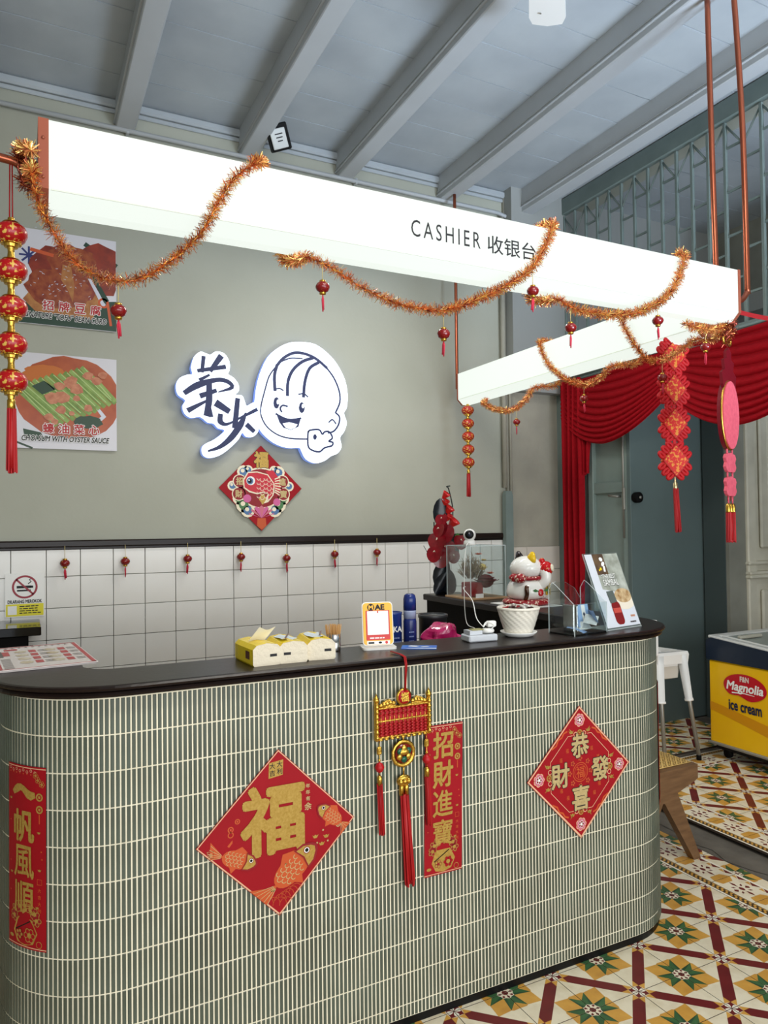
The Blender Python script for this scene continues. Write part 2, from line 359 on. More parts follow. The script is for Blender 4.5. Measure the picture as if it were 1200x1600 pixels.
# back wall: paint above, tiles below
mb = MB(); mb.box((.82, YW+.1+.006, 2.3), (6.9, .2, 4.7)); mb.box((.82, YW+.003, .5), (6.9, .02, 1.03), 1)
wb = struct('wall_back', mb, [paint, groutd], label='grey painted back wall with white tiled lower part')
w_ = .1995; x0, z0 = .1333, 1.318
tm = MB(); tm.box((0, 0, 0), (w_-.004, .012, w_-.004), 0, .0015); tme = tm.mesh('wall_tile', tilew)
for i in range(-8, 18):
    for j in range(-1, 6):
        z = z0-j*w_-w_/2
        if z < 0.2: continue
        link('wall_tile', tme, wb, (x0+i*w_+w_/2, YW-.012, z))
tm = MB(); tm.box((0, 0, 0), (.196, .012, .196), 0, .0015); tme2 = tm.mesh('wall_tile', mat('warm_white_tile', (212, 204, 192), .25))
for xx in (3.78, 3.98, 4.165):
    for j in range(0, 6):
        o = link('wall_tile', tme2, wb, (xx+(.0 if xx < 4.1 else -.012), YW-.028, 1.425-j*.2-.1)); 
        if xx > 4.1: o.scale.x = .86
mb = MB(); mb.box((3.975, YW-.008, 2.945), (.56, .03, 3.04))
obj('pier', mb, paintr, wb)
mb = MB(); mb.box((1.2, YW-.02, 1.525), (5.0, .045, .045), 0, .008); mb.box((1.2, YW-.012, 1.497), (5.0, .026, .02), 0, .004)
struct('trim_2', mb, darkw, label='dark wooden dado rail along the back wall')
mb = MB(); mb.box((-2.7, -.9, 2.3), (.2, 7.8, 4.8)); struct('wall_left', mb, paint)
mb = MB(); mb.box((1.8, -5.0, 3.85), (9.0, .2, 1.3)); struct('wall_front_unseen', mb, paint)  # unseen lintel, added to block high daylight and darken the upper back wall

# ceiling: planks across, beams running to the wall
mb = MB(); mb.box((1.8, -1.2, ZC+.09), (9.2, 8.6, .1))
ceil = struct('ceiling', mb, groutd, label='painted plank ceiling on heavy beams')
for k in range(26):
    y1 = YW-.0-k*.31; mb = MB(); n = 24; vs = []
    for q in range(n+1):
        x = -2.6+8.9*q/n; j = .006*random.random()**2
        vs += [(x, y1-.31+.0022+j, ZC+.003*random.random()), (x, y1-.0022-j*.5, ZC+.003*random.random())]
    mb.add(vs, [(2*q, 2*q+1, 2*q+3, 2*q+2) for q in range(n)])
    mb.add([(v[0], v[1], v[2]+.03) for v in vs], [(2*q, 2*q+2, 2*q+3, 2*q+1) for q in range(n)])
    mb.add([(-2.6, y1-.308, ZC), (6.3, y1-.308, ZC), (6.3, y1-.308, ZC+.03), (-2.6, y1-.308, ZC+.03)], [(0, 1, 2, 3)])
    obj('plank', mb, ceilp, ceil)
def beam(x, wd):
    mb = MB(); mb.box((x, -.9, (ZB+ZC)/2+.02), (wd, 7.75, ZC-ZB+.04), 0, .006)
    for s in (-1, 1): mb.box((x+s*(wd/2+.004), -.9, ZB+.045), (.016, 7.75, .012), 0, .004); mb.box((x+s*(wd/2+.003), -.9, ZB+.07), (.01, 7.75, .008), 0, .003)
    obj('beam', mb, beamp, ceil)
for x in (-1.05, -.22, .615, 1.455, 2.21, 3.11, 3.87): beam(x, .12)
mb = MB(); mb.box((3.4, -.9, ZC-.02), (.0, 0, 0)) if False else None
mb = MB(); mb.box((1.0, YW-.018, ZC-.03), (6.5, .036, .055), 0, .012); mb.box((1.0, YW-.008, ZC-.075), (6.5, .016, .03), 0, .006)
struct('trim_3', mb, ceilp, label='cornice moulding where wall meets ceiling')

# right-hand wall: corner post, grille over the doorway, door leaf
def ybox(mb, x, y0, y1, z0, z1, dx=.06, mi=0, bev=.006): mb.box((x, (y0+y1)/2, (z0+z1)/2), (dx, abs(y1-y0), abs(z1-z0)), mi, bev)
mb = MB(); ybox(mb, XR+.1, -4.6, -1.5, 0, 2.8, .2, 0, 0)
ybox(mb, XR+.16, -4.6, YW, 4.4, 4.6, .2, 0, 0)
wr = struct('wall_right', mb, paint, label='side wall over and beside the wide doorway')
mb = MB(); ybox(mb, XR+.02, YW-.005, 2.9, 0, 2.84, .1); ybox(mb, XR, 2.905, 2.88, 0, 2.8, .04); ybox(mb, XR+.03, 2.87, 2.85, 0, 2.8, .05); ybox(mb, XR, -.6, YW, 2.82, 2.92, .12); ybox(mb, XR-.03, -.6, YW, 2.83, 2.85, .12)
struct('trim_4', mb, tealp, label='teal painted wooden door frame and transom rail')
gr = thing('window_1', 'teal iron grille above the doorway', 'grille', (XR, 0, 0)); del gr['category']; gr['kind'] = 'structure'
ys = [.947-.1357*8+.1357*k for k in range(23)]
mb = MB(); ybox(mb, 0, -.2, 2.95, 4.33, 4.47, .05); obj('frame', mb, tealp, gr)
for k, y in enumerate(ys):
    mb = MB(); ybox(mb, 0, y-.012, y+.012, 2.92, 4.32, .022, 0, .003); obj('bar', mb, tealp, gr)
    mb = MB(); 
    for z in (3.12, 3.42, 3.72, 4.02, 4.2): 
        zz = z+(.12 if k % 2 else 0)
        if zz < 4.2: ybox(mb, 0, y, y+.1357, zz-.007, zz+.007, .014, 0, 0)
    mb.tube([(0, y, 4.12 if k % 2 else 4.31), (0, y+.1357, 4.31 if k % 2 else 4.12)], .007, 6); obj('rail', mb, tealp, gr)
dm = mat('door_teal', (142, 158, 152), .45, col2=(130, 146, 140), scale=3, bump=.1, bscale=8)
d1 = thing('door_1', 'teal panelled door leaf with bolt and lever handle', 'door', (XR, 2.13, 0)); del d1['category']; d1['kind'] = 'structure'
mb = MB(); ybox(mb, .025, 0, .6, .03, 2.8, .03, 0, .002); ybox(mb, 0, 0, .06, .03, 2.8, .05); ybox(mb, 0, .39, .45, .03, 2.8, .05)
for a, b in ((.03, .12), (1.86, 1.95), (2.74, 2.8)): ybox(mb, .005, .05, .4, a, b, .04)
obj('leaf', mb, dm, d1)
mb = MB(); mb.tube([(-.03, .045, 1.5), (-.03, .045, 2.75)], .009, 8); ybox(mb, -.028, .03, .06, 1.72, 1.9, .02); obj('bolt', mb, steel, d1)
mb = MB(); mb.tube([(-.02, .09, 1.83), (-.06, .09, 1.83), (-.065, .17, 1.84)], .011, 8); obj('handle', mb, steel, d1)
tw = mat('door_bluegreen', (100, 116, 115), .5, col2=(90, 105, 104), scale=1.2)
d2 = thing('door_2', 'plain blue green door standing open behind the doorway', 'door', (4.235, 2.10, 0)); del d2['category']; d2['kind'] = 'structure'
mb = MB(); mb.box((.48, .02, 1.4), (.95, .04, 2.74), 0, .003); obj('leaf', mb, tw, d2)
mb = MB(); mb.lathe([(.0, 0), (.035, 0), (.042, .015), (.042, .05), (.03, .06), (0, .06)], 16, 0, (0, 0, 0), Matrix.Translation((.045, 0, 1.815)) @ Matrix.Rotation(pi/2, 4, 'X')); mb.lathe([(.012, .06), (.012, .065), (0, .065)], 10, 1, (0, 0, 0), Matrix.Translation((.045, 0, 1.815)) @ Matrix.Rotation(pi/2, 4, 'X')); obj('knob', mb, [blackm, steel], d2)
# passage beyond the doorway
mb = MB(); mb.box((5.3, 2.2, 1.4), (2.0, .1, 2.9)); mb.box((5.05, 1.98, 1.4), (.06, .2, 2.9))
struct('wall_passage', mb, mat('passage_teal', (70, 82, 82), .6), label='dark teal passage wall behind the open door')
plas = mat('old_plaster', (150, 150, 138), .8, col2=(128, 128, 118), scale=3, bump=.4, bscale=20); oldw = mat('old_white_wood', (226, 222, 204), .6, col2=(202, 198, 180), scale=4, bump=.3, bscale=16)
mb = MB(); mb.box((5.13, 1.9, 1.5), (.2, .1, 3.0)); struct('wall_pier', mb, plas, label='grey plaster pier beyond the doorway')
dp = thing('door_3', 'weathered whitish carved panel door behind the freezer', 'door', (5.22, 1.85, 0)); del dp['category']; dp['kind'] = 'structure'
mb = MB(); mb.box((.5, .04, 1.5), (1.0, .04, 3.0)); mb.box((.06, 0, 1.5), (.1, .05, 3.0), 0, .01)
for z in (1.28, 1.2, 1.17): mb.box((.5, -.01, z), (1.0, .06 if z > 1.25 else .08, .03), 0, .01)
obj('stile', mb, oldw, dp)
for za, zb in ((.3, 1.06), (1.4, 2.7)):
    mb = MB(); mb.box((.55, .0, (za+zb)/2), (.72, .03, zb-za), 0, .012); mb.box((.55, -.015, (za+zb)/2), (.56, .03, zb-za-.16), 0, .02); obj('panel', mb, oldw, dp)
mb = MB(); mb.box((6.3, -.9, 2.3), (.2, 7.8, 4.8)); mb.box((6.0, -.9, 3.55), (.5, 7.8, .16), 1); mb.box((5.6, -.9, 3.05), (.12, 7.8, .5), 2); mb.box((5.0, 2.9, 3.7), (2.6, .1, 1.9), 1)
struct('wall_far', mb, [plas, mat('far_grey', (150, 152, 148), .7), mat('far_dark', (70, 68, 62), .8)], label='wall of the passage seen through the grille')
# pipes on the wall
mb = MB(); pz = 4.268
yp = YW-.045
mb.tube([(-1.5, yp, pz), (3.62, yp, pz), (3.72, yp, pz-.02), (3.76, yp, pz-.08), (3.76, yp, pz-.14)], .016, 10)
for x in (.63, 1.5, 2.3): mb.box((x, YW-.03, pz), (.02, .056, .045), 0, .004)
tag(obj('conduit_pipe', mb, beamp), 'white painted conduit running along the top of the back wall', 'pipe')
mb = MB(); mb.tube([(3.665, YW-.03, 1.93), (3.665, YW-.03, 4.24)], .022, 12); mb.tube([(3.72, YW-.04, 1.5), (3.72, YW-.04, 4.08)], .012, 8)
tag(obj('down_pipe', mb, paintr), 'grey painted vertical pipe on the back wall beside the pier', 'pipe')
mb = MB(); pts = [(0, 0), (.075, 0), (.075, .86), (.06, .9), (.015, .9), (0, .87)]; mb.prism(pts, -.025, .025, 0)
tag(obj('shutter_stile', mb, tealp, None, (3.63, YW-.06, 1.0), UPR), 'narrow teal wooden board leaning upright against the back wall', 'board')
# ------------------------------------------------------------------ the counter
CR = .32; CX0, CX1 = -.06, 2.43; LA = .5; LC = CR*pi/2; LF = 1.85; LB = 1.48; LT = LA+2*LC+LF+LB; TZ = 1.195
def path(s):
    if s < LA: return Vector((CX0, CR+LA-s, 0)), Vector((-1, 0, 0))
    s -= LA
    if s < LC: a = pi+s/CR; n = Vector((cos(a), sin(a), 0)); return Vector((CX0+CR, CR, 0))+CR*n, n
    s -= LC
    if s < LF: return Vector((CX0+CR+s, 0, 0)), Vector((0, -1, 0))
    s -= LF
    if s < LC: a = 1.5*pi+s/CR; n = Vector((cos(a), sin(a), 0)); return Vector((CX1-CR, CR, 0))+CR*n, n
    s -= LC; return Vector((CX1, CR+s, 0)), Vector((1, 0, 0))
def frame(s, z, off=0):
    p, n = path(s); t = Vector((-n.y, n.x, 0)); u = Vector((0, 0, 1))
    m = Matrix((t, u, n)).transposed().to_4x4(); m.translation = p+n*off+Vector((0, 0, z)); return m
def sfront(x): return LA+LC+(x-(CX0+CR))
SS = [0, LA]+[LA+LC*k/14 for k in range(1, 15)]+[LA+LC+LF*k/4 for k in range(1, 5)]+[LA+LC+LF+LC*k/14 for k in range(1, 15)]+[LT]
def sweep(mb, prof, mi=0, closed=True, smooth=False):
    n = len(prof); vs = []
    for s in SS:
        p, nn = path(s)
        for o, z in prof: q = p+nn*o; vs.append((q.x, q.y, z))
    fs = [(i*n+k, (i+1)*n+k, (i+1)*n+(k+1) % n, i*n+(k+1) % n) for i in range(len(SS)-1) for k in range(n if closed else n-1)]
    mb.add(vs, fs, mi, smooth)
    if closed:
        for e in (0, (len(SS)-1)*n):
            v = [Vector(vs[e+k]) for k in range(n)]; mb.add(v, [tuple(t) for t in tessellate_polygon([v])], mi)
ctr = thing('service_counter', 'long cashier counter with rounded ends clad in grey green finger tiles', 'counter', (1.18, 0, 0))
OFF = (-1.18, 0, 0)
mb = MB(); sweep(mb, [(-.0006, .03), (-.0006, 1.158), (-.19, 1.158), (-.19, .03)], 0); 
obj('body', mb, groutc, ctr, OFF)
mb = MB(); sweep(mb, [(-.192, .0), (-.192, 1.16), (-.2, 1.16), (-.2, 0)], 0); obj('inner_panel', mb, blackm, ctr, OFF)
mb = MB(); sweep(mb, [(-.006, 0), (-.006, .031), (-.18, .031), (-.18, 0)], 0); obj('plinth', mb, black, ctr, OFF)
mb = MB(); sweep(mb, [(-.225, 1.16), (.016, 1.16), (.024, 1.163), (.026, 1.169), (.022, 1.175), (.014, 1.177), (.028, 1.179), (.036, 1.183), (.038, 1.188), (.034, 1.193), (.026, TZ), (-.22, TZ), (-.226, 1.19)], 0)
obj('countertop', mb, darkw, ctr, OFF, label='dark lacquered wooden countertop with moulded edge')
RP = .0985; ZR0 = 1.0563; PW = .0138; rows = [(ZR0-k*RP, ZR0-(k-1)*RP) for k in range(0, 11)]+[(.03, ZR0-10*RP)]
def stick(hh):
    mb = MB(); w, h, d, b = (PW-.0042)/2, hh/2-.0018, .0032, .0011
    vs = [(-w, -h, -.004), (w, -h, -.004), (w, h, -.004), (-w, h, -.004), (-w, -h, 0), (w, -h, 0), (w, h, 0), (-w, h, 0), (-w+b, -h+b, d/2.6), (w-b, -h+b, d/2.6), (w-b, h-b, d/2.6), (-w+b, h-b, d/2.6)]
    mb.add(vs, [(8, 9, 10, 11)]+[(i, (i+1) % 4, 4+(i+1) % 4, 4+i) for i in range(4)]+[(4+i, 4+(i+1) % 4, 8+(i+1) % 4, 8+i) for i in range(4)]); return mb
st_full = stick(RP); st_low = stick(ZR0-10*RP-.03); mf = st_full.mesh('mosaic_tile', stickm); ml = st_low.mesh('mosaic_tile', stickm)
ncol = int(LT/PW); cells = []
for c in range(ncol):
    s = (c+.5)*PW
    if s > LT-.9: continue
    for a, b in rows:
        p, n = path(s); z = (a+b)/2; u, v, dd = proj((p.x, p.y, z)); facing = n.dot(cam.location-Vector((p.x, p.y, z))) > 0
        cells.append((0 if (facing and 4 < u < 1196 and 0 < v < 1590) else 1, dd, s, a, b))
cells.sort(); rest = MB()
for k, (f, dd, s, a, b) in enumerate(cells):
    T = frame(s, (a+b)/2); low = b-a < .09
    if k < 300:
        o = link('mosaic_tile', ml if low else mf, ctr); o.matrix_local = Matrix.Translation(OFF) @ T
    else: src = st_low if low else st_full; rest.add(src.v, src.f, 0, False, T)
obj('mosaic_cladding', rest, stickm, ctr, OFF, kind='stuff', label='rows of slim upright grey green finger tiles')

# paper hangings on the counter front ------------------------------------------------
PM = [redp, goldp, goldl, orange, black, white, mat('pink_print', (206, 110, 130), .5), mat('peach_print', (226, 176, 140), .5), mat('dark_red_print', (140, 10, 24), .5)]
def fish(mb, cx, cy, sc, ang, z=.0006, flip=1, cols=(3, 1, 2)):
    R = Matrix.Rotation(ang, 2)
    def q(x, y): v = R @ Vector((x*sc, y*sc*flip)); return (cx+v.x, cy+v.y)
    body = [q(.5*cos(t)+.04*cos(2*t), .24*sin(t)) for t in [2*pi*k/20 for k in range(20)]]
    mb.poly([q(-.42, 0), q(-.62, .12), q(-.92, .30), q(-.84, .04), q(-.95, -.26), q(-.62, -.1)], z, cols[0])
    for k in range(5):
        y = -.2+.1*k; mb.stroke([q(-.5, y*.2), q(-.88, y*1.1)], sc*.012, z+.0002, cols[2])
    mb.poly([q(-.2, .2), q(.0, .36), q(.28, .2)], z, cols[0]); mb.poly([q(.05, -.2), q(-.06, -.38), q(-.2, -.18)], z, cols[0])
    mb.poly(body, z+.0001, cols[0])
    for i in range(5):
        for j in range(4):
            x, y = -.34+.11*i+(.05 if j % 2 else 0), -.14+.09*j
            if (x/.46)**2+(y/.22)**2 < .95:
                p = q(x, y); mb.ring(p[0], p[1], sc*.035, sc*.05, z+.0003, cols[2], 8, ang-pi*.6+(pi if flip < 0 else pi), ang+pi*.6+pi)
    mb.poly([q(.19, .24), q(.40, .21), q(.55, .09), q(.6, 0), q(.55, -.1), q(.38, -.22), q(.19, -.24), q(.24, 0)], z+.0022, 8)
    mb.poly([q(.22, .2), q(.38, .17), q(.5, .07), q(.54, 0), q(.5, -.08), q(.36, -.18), q(.22, -.2), q(.27, 0)], z+.0024, cols[1])
    p = q(.38, .06); mb.disc(*p, sc*.07, z=z+.0026, mi=8, n=12); mb.disc(*p, sc*.055, z=z+.0027, mi=5, n=12); mb.disc(*p, sc*.038, z=z+.0028, mi=4, n=10)
def rim(mb, pts, w, z, mi):
    mb.stroke(list(pts)+[pts[0]], w, z, mi)
def flower(mb, x, y, r, z, m1, m2, n=6):
    for k in range(n): a = 2*pi*k/n; mb.disc(x+r*.62*cos(a), y+r*.62*sin(a), r*.42, z=z, mi=m1, n=9)
    for k in range(n): a = 2*pi*k/n; mb.disc(x+r*.62*cos(a), y+r*.62*sin(a), r*.3, z=z+.0001, mi=m2, n=9)
    mb.disc(x, y, r*.36, z=z+.0002, mi=m1, n=10)
def ingot(mb, x, y, s, z, mi): mb.poly([(x-s, y+.5*s), (x-.5*s, y-.5*s), (x+.5*s, y-.5*s), (x+s, y+.5*s), (x+.4*s, y+.15*s), (x-.4*s, y+.15*s)], z, mi); mb.disc(x, y+.25*s, .35*s, .25*s, z+.0001, mi, 9)
def coin(mb, x, y, r, z, mi): mb.ring(x, y, r*.62, r, z, mi, 14); mb.poly([(x-.3*r, y-.3*r), (x+.3*r, y-.3*r), (x+.3*r, y+.3*r), (x-.3*r, y+.3*r)], z, mi)
# big fu diamond
D = .245; fu = thing('fortune_diamond', 'red diamond poster with a large gold fortune character and carp', 'poster', (.680, -.006, .707), UPR)
mb = MB(); pts = [(0, -D), (D, 0), (0, D), (-D, 0)]; mb.prism(pts, 0, .0012, 0); obj('sheet', mb, redp, fu)
mb = MB(); rim(mb, [(p[0]*.985, p[1]*.985) for p in pts], .005, .0016, 7); mb.poly([(-.031, .162), (.013, .168), (.015, .213), (-.029, .208)], .0016, 1)
fish(mb, .045, -.112, .155, radians(38), .0018); fish(mb, -.125, -.055, .105, radians(-22), .0018); fish(mb, .165, .02, .095, radians(140), .0018, -1)
for x, y in ((.115, -.035), (.135, -.06), (.108, -.075), (.15, -.04), (.02, -.1), (-.02, -.165)): ingot(mb, x, y, .010, .0018, 1)
for x, y in ((.14, -.02), (.155, -.055), (.12, -.055)): mb.disc(x, y, .003, z=.0018, mi=2, n=8)
for k in range(5):
    mb.ring(.02-.02*k, -.215+.004*k, .02, .0215, .0017, 3, 10, 0, pi); mb.ring(.05-.012*k, -.18-.005*k, .018, .0195, .0017, 3, 10, 0, pi)
coin(mb, -.145, .035, .009, .0018, 3); coin(mb, -.125, .055, .008, .0018, 3); mb.ring(-.145, .02, .006, .009, .0018, 3, 12); mb.poly([(-.155, -.01), (-.14, .005), (-.14, -.004), (-.15, -.015)], .0018, 3)
rim(mb, [(-.213, -.035), (-.195, -.035), (-.195, -.015), (-.213, -.015)], .0015, .0018, 2); coin(mb, .19, -.012, .008, .0018, 2)
mb.v = [(v[0]*q, v[1]*q, v[2]) for v in mb.v for q in (min(1, .243/max(1e-6, abs(v[0])+abs(v[1]))),)]
obj('print', mb, PM, fu)
txt(fu, '福', goldp, -.018, .043, .186, .194, .0034, .034)
for i, ch in enumerate('大吉'): txt(fu, ch, blk_ink, -.019, .198-.021*i, .017, .017, .002, .01)
for i, ch in enumerate('大利'): txt(fu, ch, blk_ink, .003, .201-.021*i, .017, .017, .002, .01)
for i, ch in enumerate('年年有余'): txt(fu, ch, goldl, .092, .122-.019*i-(.004 if i == 3 else 0), .013 if i < 3 else .022, .013 if i < 3 else .022, .002, .02)
txt(fu, '福', goldl, -.204, -.025, .011, .011, .002)
# gong xi fa cai diamond
D2 = .243; gx = thing('greeting_diamond', 'red diamond poster with four pale gold characters and peonies', 'poster', (1.835, -.006, .70), UPR)
mb = MB(); pts = [(0, -D2), (D2, 0), (0, D2), (-D2, 0)]; mb.prism(pts, 0, .0012, 0); obj('sheet', mb, redp, gx)
mb = MB(); rim(mb, [(p[0]*.975, p[1]*.975) for p in pts], .007, .0016, 7)
k1, k2 = .145, .05
for sx, sy in ((1, 1), (1, -1), (-1, 1), (-1, -1)):
    mb.stroke([(sx*.035, sy*.137), (sx*.055, sy*.137), (sx*.137, sy*.055), (sx*.137, sy*.035)], .002, .0018, 7)
    mb.stroke([(sx*.06, sy*.155), (sx*.075, sy*.15), (sx*.085, sy*.135), (sx*.1, sy*.13), (sx*.11, sy*.11), (sx*.13, sy*.1)], .006, .0017, 3)
    mb.poly([(sx*.045, sy*.155), (sx*.03, sy*.145), (sx*.05, sy*.165)], .0018, 1); mb.poly([(sx*.155, sy*.045), (sx*.145, sy*.03), (sx*.165, sy*.05)], .0018, 1)
    ingot(mb, sx*.04, sy*.15, .012, .0018, 1); ingot(mb, sx*.15, sy*.04, .012, .0018, 1)
    mb.ring(sx*.02, sy*.14, .007, .0095, .0018, 7, 10); mb.ring(sx*.14, sy*.02, .007, .0095, .0018, 7, 10)
for x, y in ((0, .19), (0, -.19), (.19, 0), (-.19, 0)):
    flower(mb, x, y, .024, .0017, 7, 6, 7); flower(mb, x, y, .014, .0021, 5, 8, 5); f = .76; coin(mb, x*f, y*f, .012, .0019, 1)
mb.ring(0, 0, .033, .036, .0018, 3, 28); mb.ring(0, 0, .026, .028, .0018, 3, 28)
for k in range(8): a = k*pi/4; flower(mb, .05*cos(a), .05*sin(a), .011, .0017, 8, 3, 5)
obj('print', mb, PM, gx)
txt(gx, '福', orange, 0, 0, .038, .04, .0019, .01)
for ch, x, y in (('恭', 0, .098), ('喜', 0, -.093), ('財', -.094, .0), ('發', .094, .0)):
    txt(gx, ch, blk_ink, x, y, .08, .085, .0024, .052); txt(gx, ch, goldl, x, y, .08, .085, .0030, .026)
for ch, x, y in (('福', .055, .08), ('福', .085, .045), ('福', -.06, .085), ('福', -.09, .055), ('福', -.09, -.055), ('福', -.06, -.085), ('福', .09, -.055), ('福', .065, -.085)): txt(gx, ch, orange, x, y, .013, .016, .0018, .01)
# couplets
def couplet(name, label, chars, mapper, parent_loc=None, rot=(0, 0, 0), side='大吉大利'):
    t = thing(name, label, 'banner', parent_loc or (0, 0, 0), rot, 'red couplet strips on the counter')
    w, h = .072, .245; N = 10
    def place(mbx):
        mbx.v = [tuple(mapper(v)) for v in mbx.v]; return mbx
    mb = MB(); mb.grid(lambda u, v: (-w+2*w*u, -h+2*h*v, .001), N, 2, 0); mb.grid(lambda u, v: (-w+2*w*u, -h+2*h*v, .0), N, 1, 0); obj('sheet', place(mb), redp, t)
    mb = MB(); z = .0016
    for sy in (-1, 1): mb.stroke([(-w+2*w*k/8, sy*(h-.005)) for k in range(9)], .0022, z, 7)
    for k in range(8): x = -.06+.014*k; mb.ring(x, h-.012-(.004 if k % 2 else 0), .003, .0042, z, 7, 8); mb.disc(x, h-.022, .0022, z=z, mi=3, n=6)
    for x, y in ((.048, .21), (.06, .2), (.04, .222)): flower(mb, x, y, .009, z, 1, 0, 5)
    coin(mb, .052, .165, .011, z, 1); coin(mb, .052, .132, .011, z, 1); mb.stroke([(.052, .118), (.052, .095)], .003, z, 3)
    for x, y in ((.05, .07), (-.058, .15), (.052, -.03), (-.055, -.05), (.045, -.13)): ingot(mb, x, y, .006, z, 1)
    for x, y in ((-.06, .09), (.058, .02), (-.06, -.02), (.06, .0), (-.06, -.1)): mb.disc(x, y, .0022, z=z, mi=3, n=7)
    rim(mb, [(.045, -.068), (.059, -.068), (.059, -.054), (.045, -.054)], .0015, z, 3)
    # money pouch with blossoms
    mb.poly([(-.035+0*k, -.15) for k in range(0)] or [(-.03, -.165), (-.045, -.205), (-.03, -.232), (.0, -.238), (.03, -.23), (.045, -.2), (.025, -.165)], z, 1)
    for k in range(7): a = pi*k/6; flower(mb, .042*cos(a), -.165+.034*sin(a), .016, z+.0004, 1, 8, 5)
    flower(mb, .018, -.208, .02, z+.0006, 1, 0, 6); flower(mb, -.02, -.21, .014, z+.0006, 8, 1, 5); mb.stroke([(-.035, -.2), (.02, -.17)], .003, z+.0008, 4)
    mb.ring(.05, -.228, .008, .0095, z, 1, 12); mb.disc(-.055, -.222, .009, .005, z, 1, 10)
    obj('print', place(mb), PM, t)
    for i, ch in enumerate(chars):
        y = .178-.096*i; hh = .088
        if ch == '一':
            sm = MB(); sm.stroke([(-.042+.0095*q, y-.002+.01*sin(q*.75-.6)) for q in range(9)], [.012, .02, .021, .018, .017, .019, .023, .024, .014], .0022, 0); sm.v = [tuple(mapper(v)) for v in sm.v]; obj('lettering', sm, goldp, t)
        else: txt(t, ch, goldp, -.004, y, .075, hh-.004, .0022, .014 if ch in '寶順源廣風進' else .024, wrap=mapper)
    for i, ch in enumerate(side): txt(t, ch, orange, .052, -.083-.018*i, .010, .010, .0018, .015, wrap=mapper)
    return t
couplet('couplet_strip', 'red couplet strip beside the hanging abacus charm, four gold characters', '招財進寶', lambda p: Vector((p[0]*1.0+.012*(p[1]/.5), p[1], p[2])), (1.25, -.006, .706), UPR)
def wrapper(sc, zc):
    def f(p):
        q, n = path(sc+p[0]); r = q+n*(p[2]+.004); return Vector((r.x, r.y, zc+p[1]))
    return f
def local(fn, base):
    b = Vector(base); return lambda p: fn(p)-b
b1 = (.0, .13, .73); couplet('couplet_strip', 'red couplet strip curving round the left end of the counter', '一帆風順', local(wrapper(.712, .728), b1), b1)
b2 = (2.36, .12, .715); couplet('couplet_strip', 'red couplet strip seen edge-on at the right end of the counter', '', local(wrapper(3.135, .715), b2), b2, side='')
# abacus charm
tassel_cache = {}
def tassel_mb(L, r0, r1, n=26, lean=(0, 0), mi=0):
    mb = MB()
    for k in range(n):
        a = 2*pi*random.random(); q = sqrt(random.random()); x, y = q*cos(a), q*sin(a); l = L*(.93+.07*random.random())
        mb.tube([(x*r0, y*r0, 0), (x*(r0+r1)/2+lean[0]*.5, y*(r0+r1)/2+lean[1]*.5, -l*.5), (x*r1+lean[0], y*r1+lean[1], -l)], r0*.28, 4, mi, cap=False)
    mb.tube([(0, 0, 0), (lean[0]*.5, lean[1]*.5, -L*.5), (lean[0], lean[1], -L*.92)], [r0*.85, (r0+r1)*.4, r1*.8], 8, mi); return mb
ab = thing('abacus_charm', 'gold and red abacus charm with tassels hanging from the counter edge', 'charm', (1.094, -.02, 1.0))
mb = MB(); mb.tube([(-.012, .06, .2), (-.01, .0, .2), (-.006, -.024, .195), (-.004, -.028, .17), (0, -.016, .085)], .0022, 6); mb.tube([(-.008, .06, .2), (-.006, .0, .2), (-.002, -.026, .195), (0, -.03, .17), (.002, -.016, .085)], .0022, 6); obj('cord', mb, redt, ab)
mb = MB()
for x in (-.095, .095):
    mb.box((x, 0, -.005), (.014, .014, .125), 0, .004)
    for k in range(7): mb.ball((x, -.004, -.055+.016*k), .0085, 8)
    mb.ball((x, 0, .062), .011, 8); mb.lathe([(.008, .065), (.004, .075), (0, .085)], 8, 0, (x, 0, 0))
mb.box((0, 0, .035), (.19, .01, .008), 0, .002); mb.box((0, 0, -.006), (.19, .012, .005), 0, .001); mb.box((0, 0, -.058), (.19, .01, .006), 0, .002)
for k in range(9): mb.ball((-.08+.02*k, -.002, -.064), .007, 8, 0, (1.4, .7, .6))
obj('frame', mb, gold, ab)
mb = MB(); mb.box((0, .003, -.01), (.18, .003, .09)); obj('backing', mb, red, ab)
beads = MB()
for i in range(11):
    x = -.08+.016*i; beads.tube([(x, -.002, -.055), (x, -.002, .033)], .0012, 5, 1)
    for z in (.012, .026)+tuple(-.02-.0095*k for k in range(4)): beads.ball((x, -.003, z), .0062, 8, 0 if z > 0 or int(z*1000) % 2 else 0, (1, 1, .62))
obj('beads', beads, [mat('bead_red', (170, 24, 28), .3), gold], ab)
mb = MB(); 
for s in (-1, 1):
    pp = [(s*.03, .043), (s*.05, .062), (s*.07, .055), (s*.085, .04), (s*.03, .035)]; mb.prism(pp, -.004, .004, 0, T=Matrix.Rotation(pi/2, 4, 'X'))
    for k in range(5): mb.ball((s*(.035+.011*k), -.004, .05-.002*abs(k-1)), .008, 8, 0, (1.2, .7, .8))
obj('dragon_crest', mb, gold, ab)
m2 = thing('x', 'x', 'x') if False else None
mb = MB(); mb.lathe([(0, -.004), (.026, -.004), (.028, 0), (.026, .004), (0, .004)], 22, 0, (0, 0, 0), Matrix.Translation((0, -.008, .065)) @ Matrix.Rotation(pi/2, 4, 'X')); mb.lathe([(0, .0045), (.0225, .0045), (.0225, .005), (0, .005)], 22, 1, (0, 0, 0), Matrix.Translation((0, -.008, .065)) @ Matrix.Rotation(pi/2, 4, 'X')); md = obj('medallion', mb, [gold, red], ab)
tt = txt(md, '福', gold, 0, 0, .028, .028, 0, .04); tt.rotation_euler = UPR; tt.location = (0, -.0145, .065)
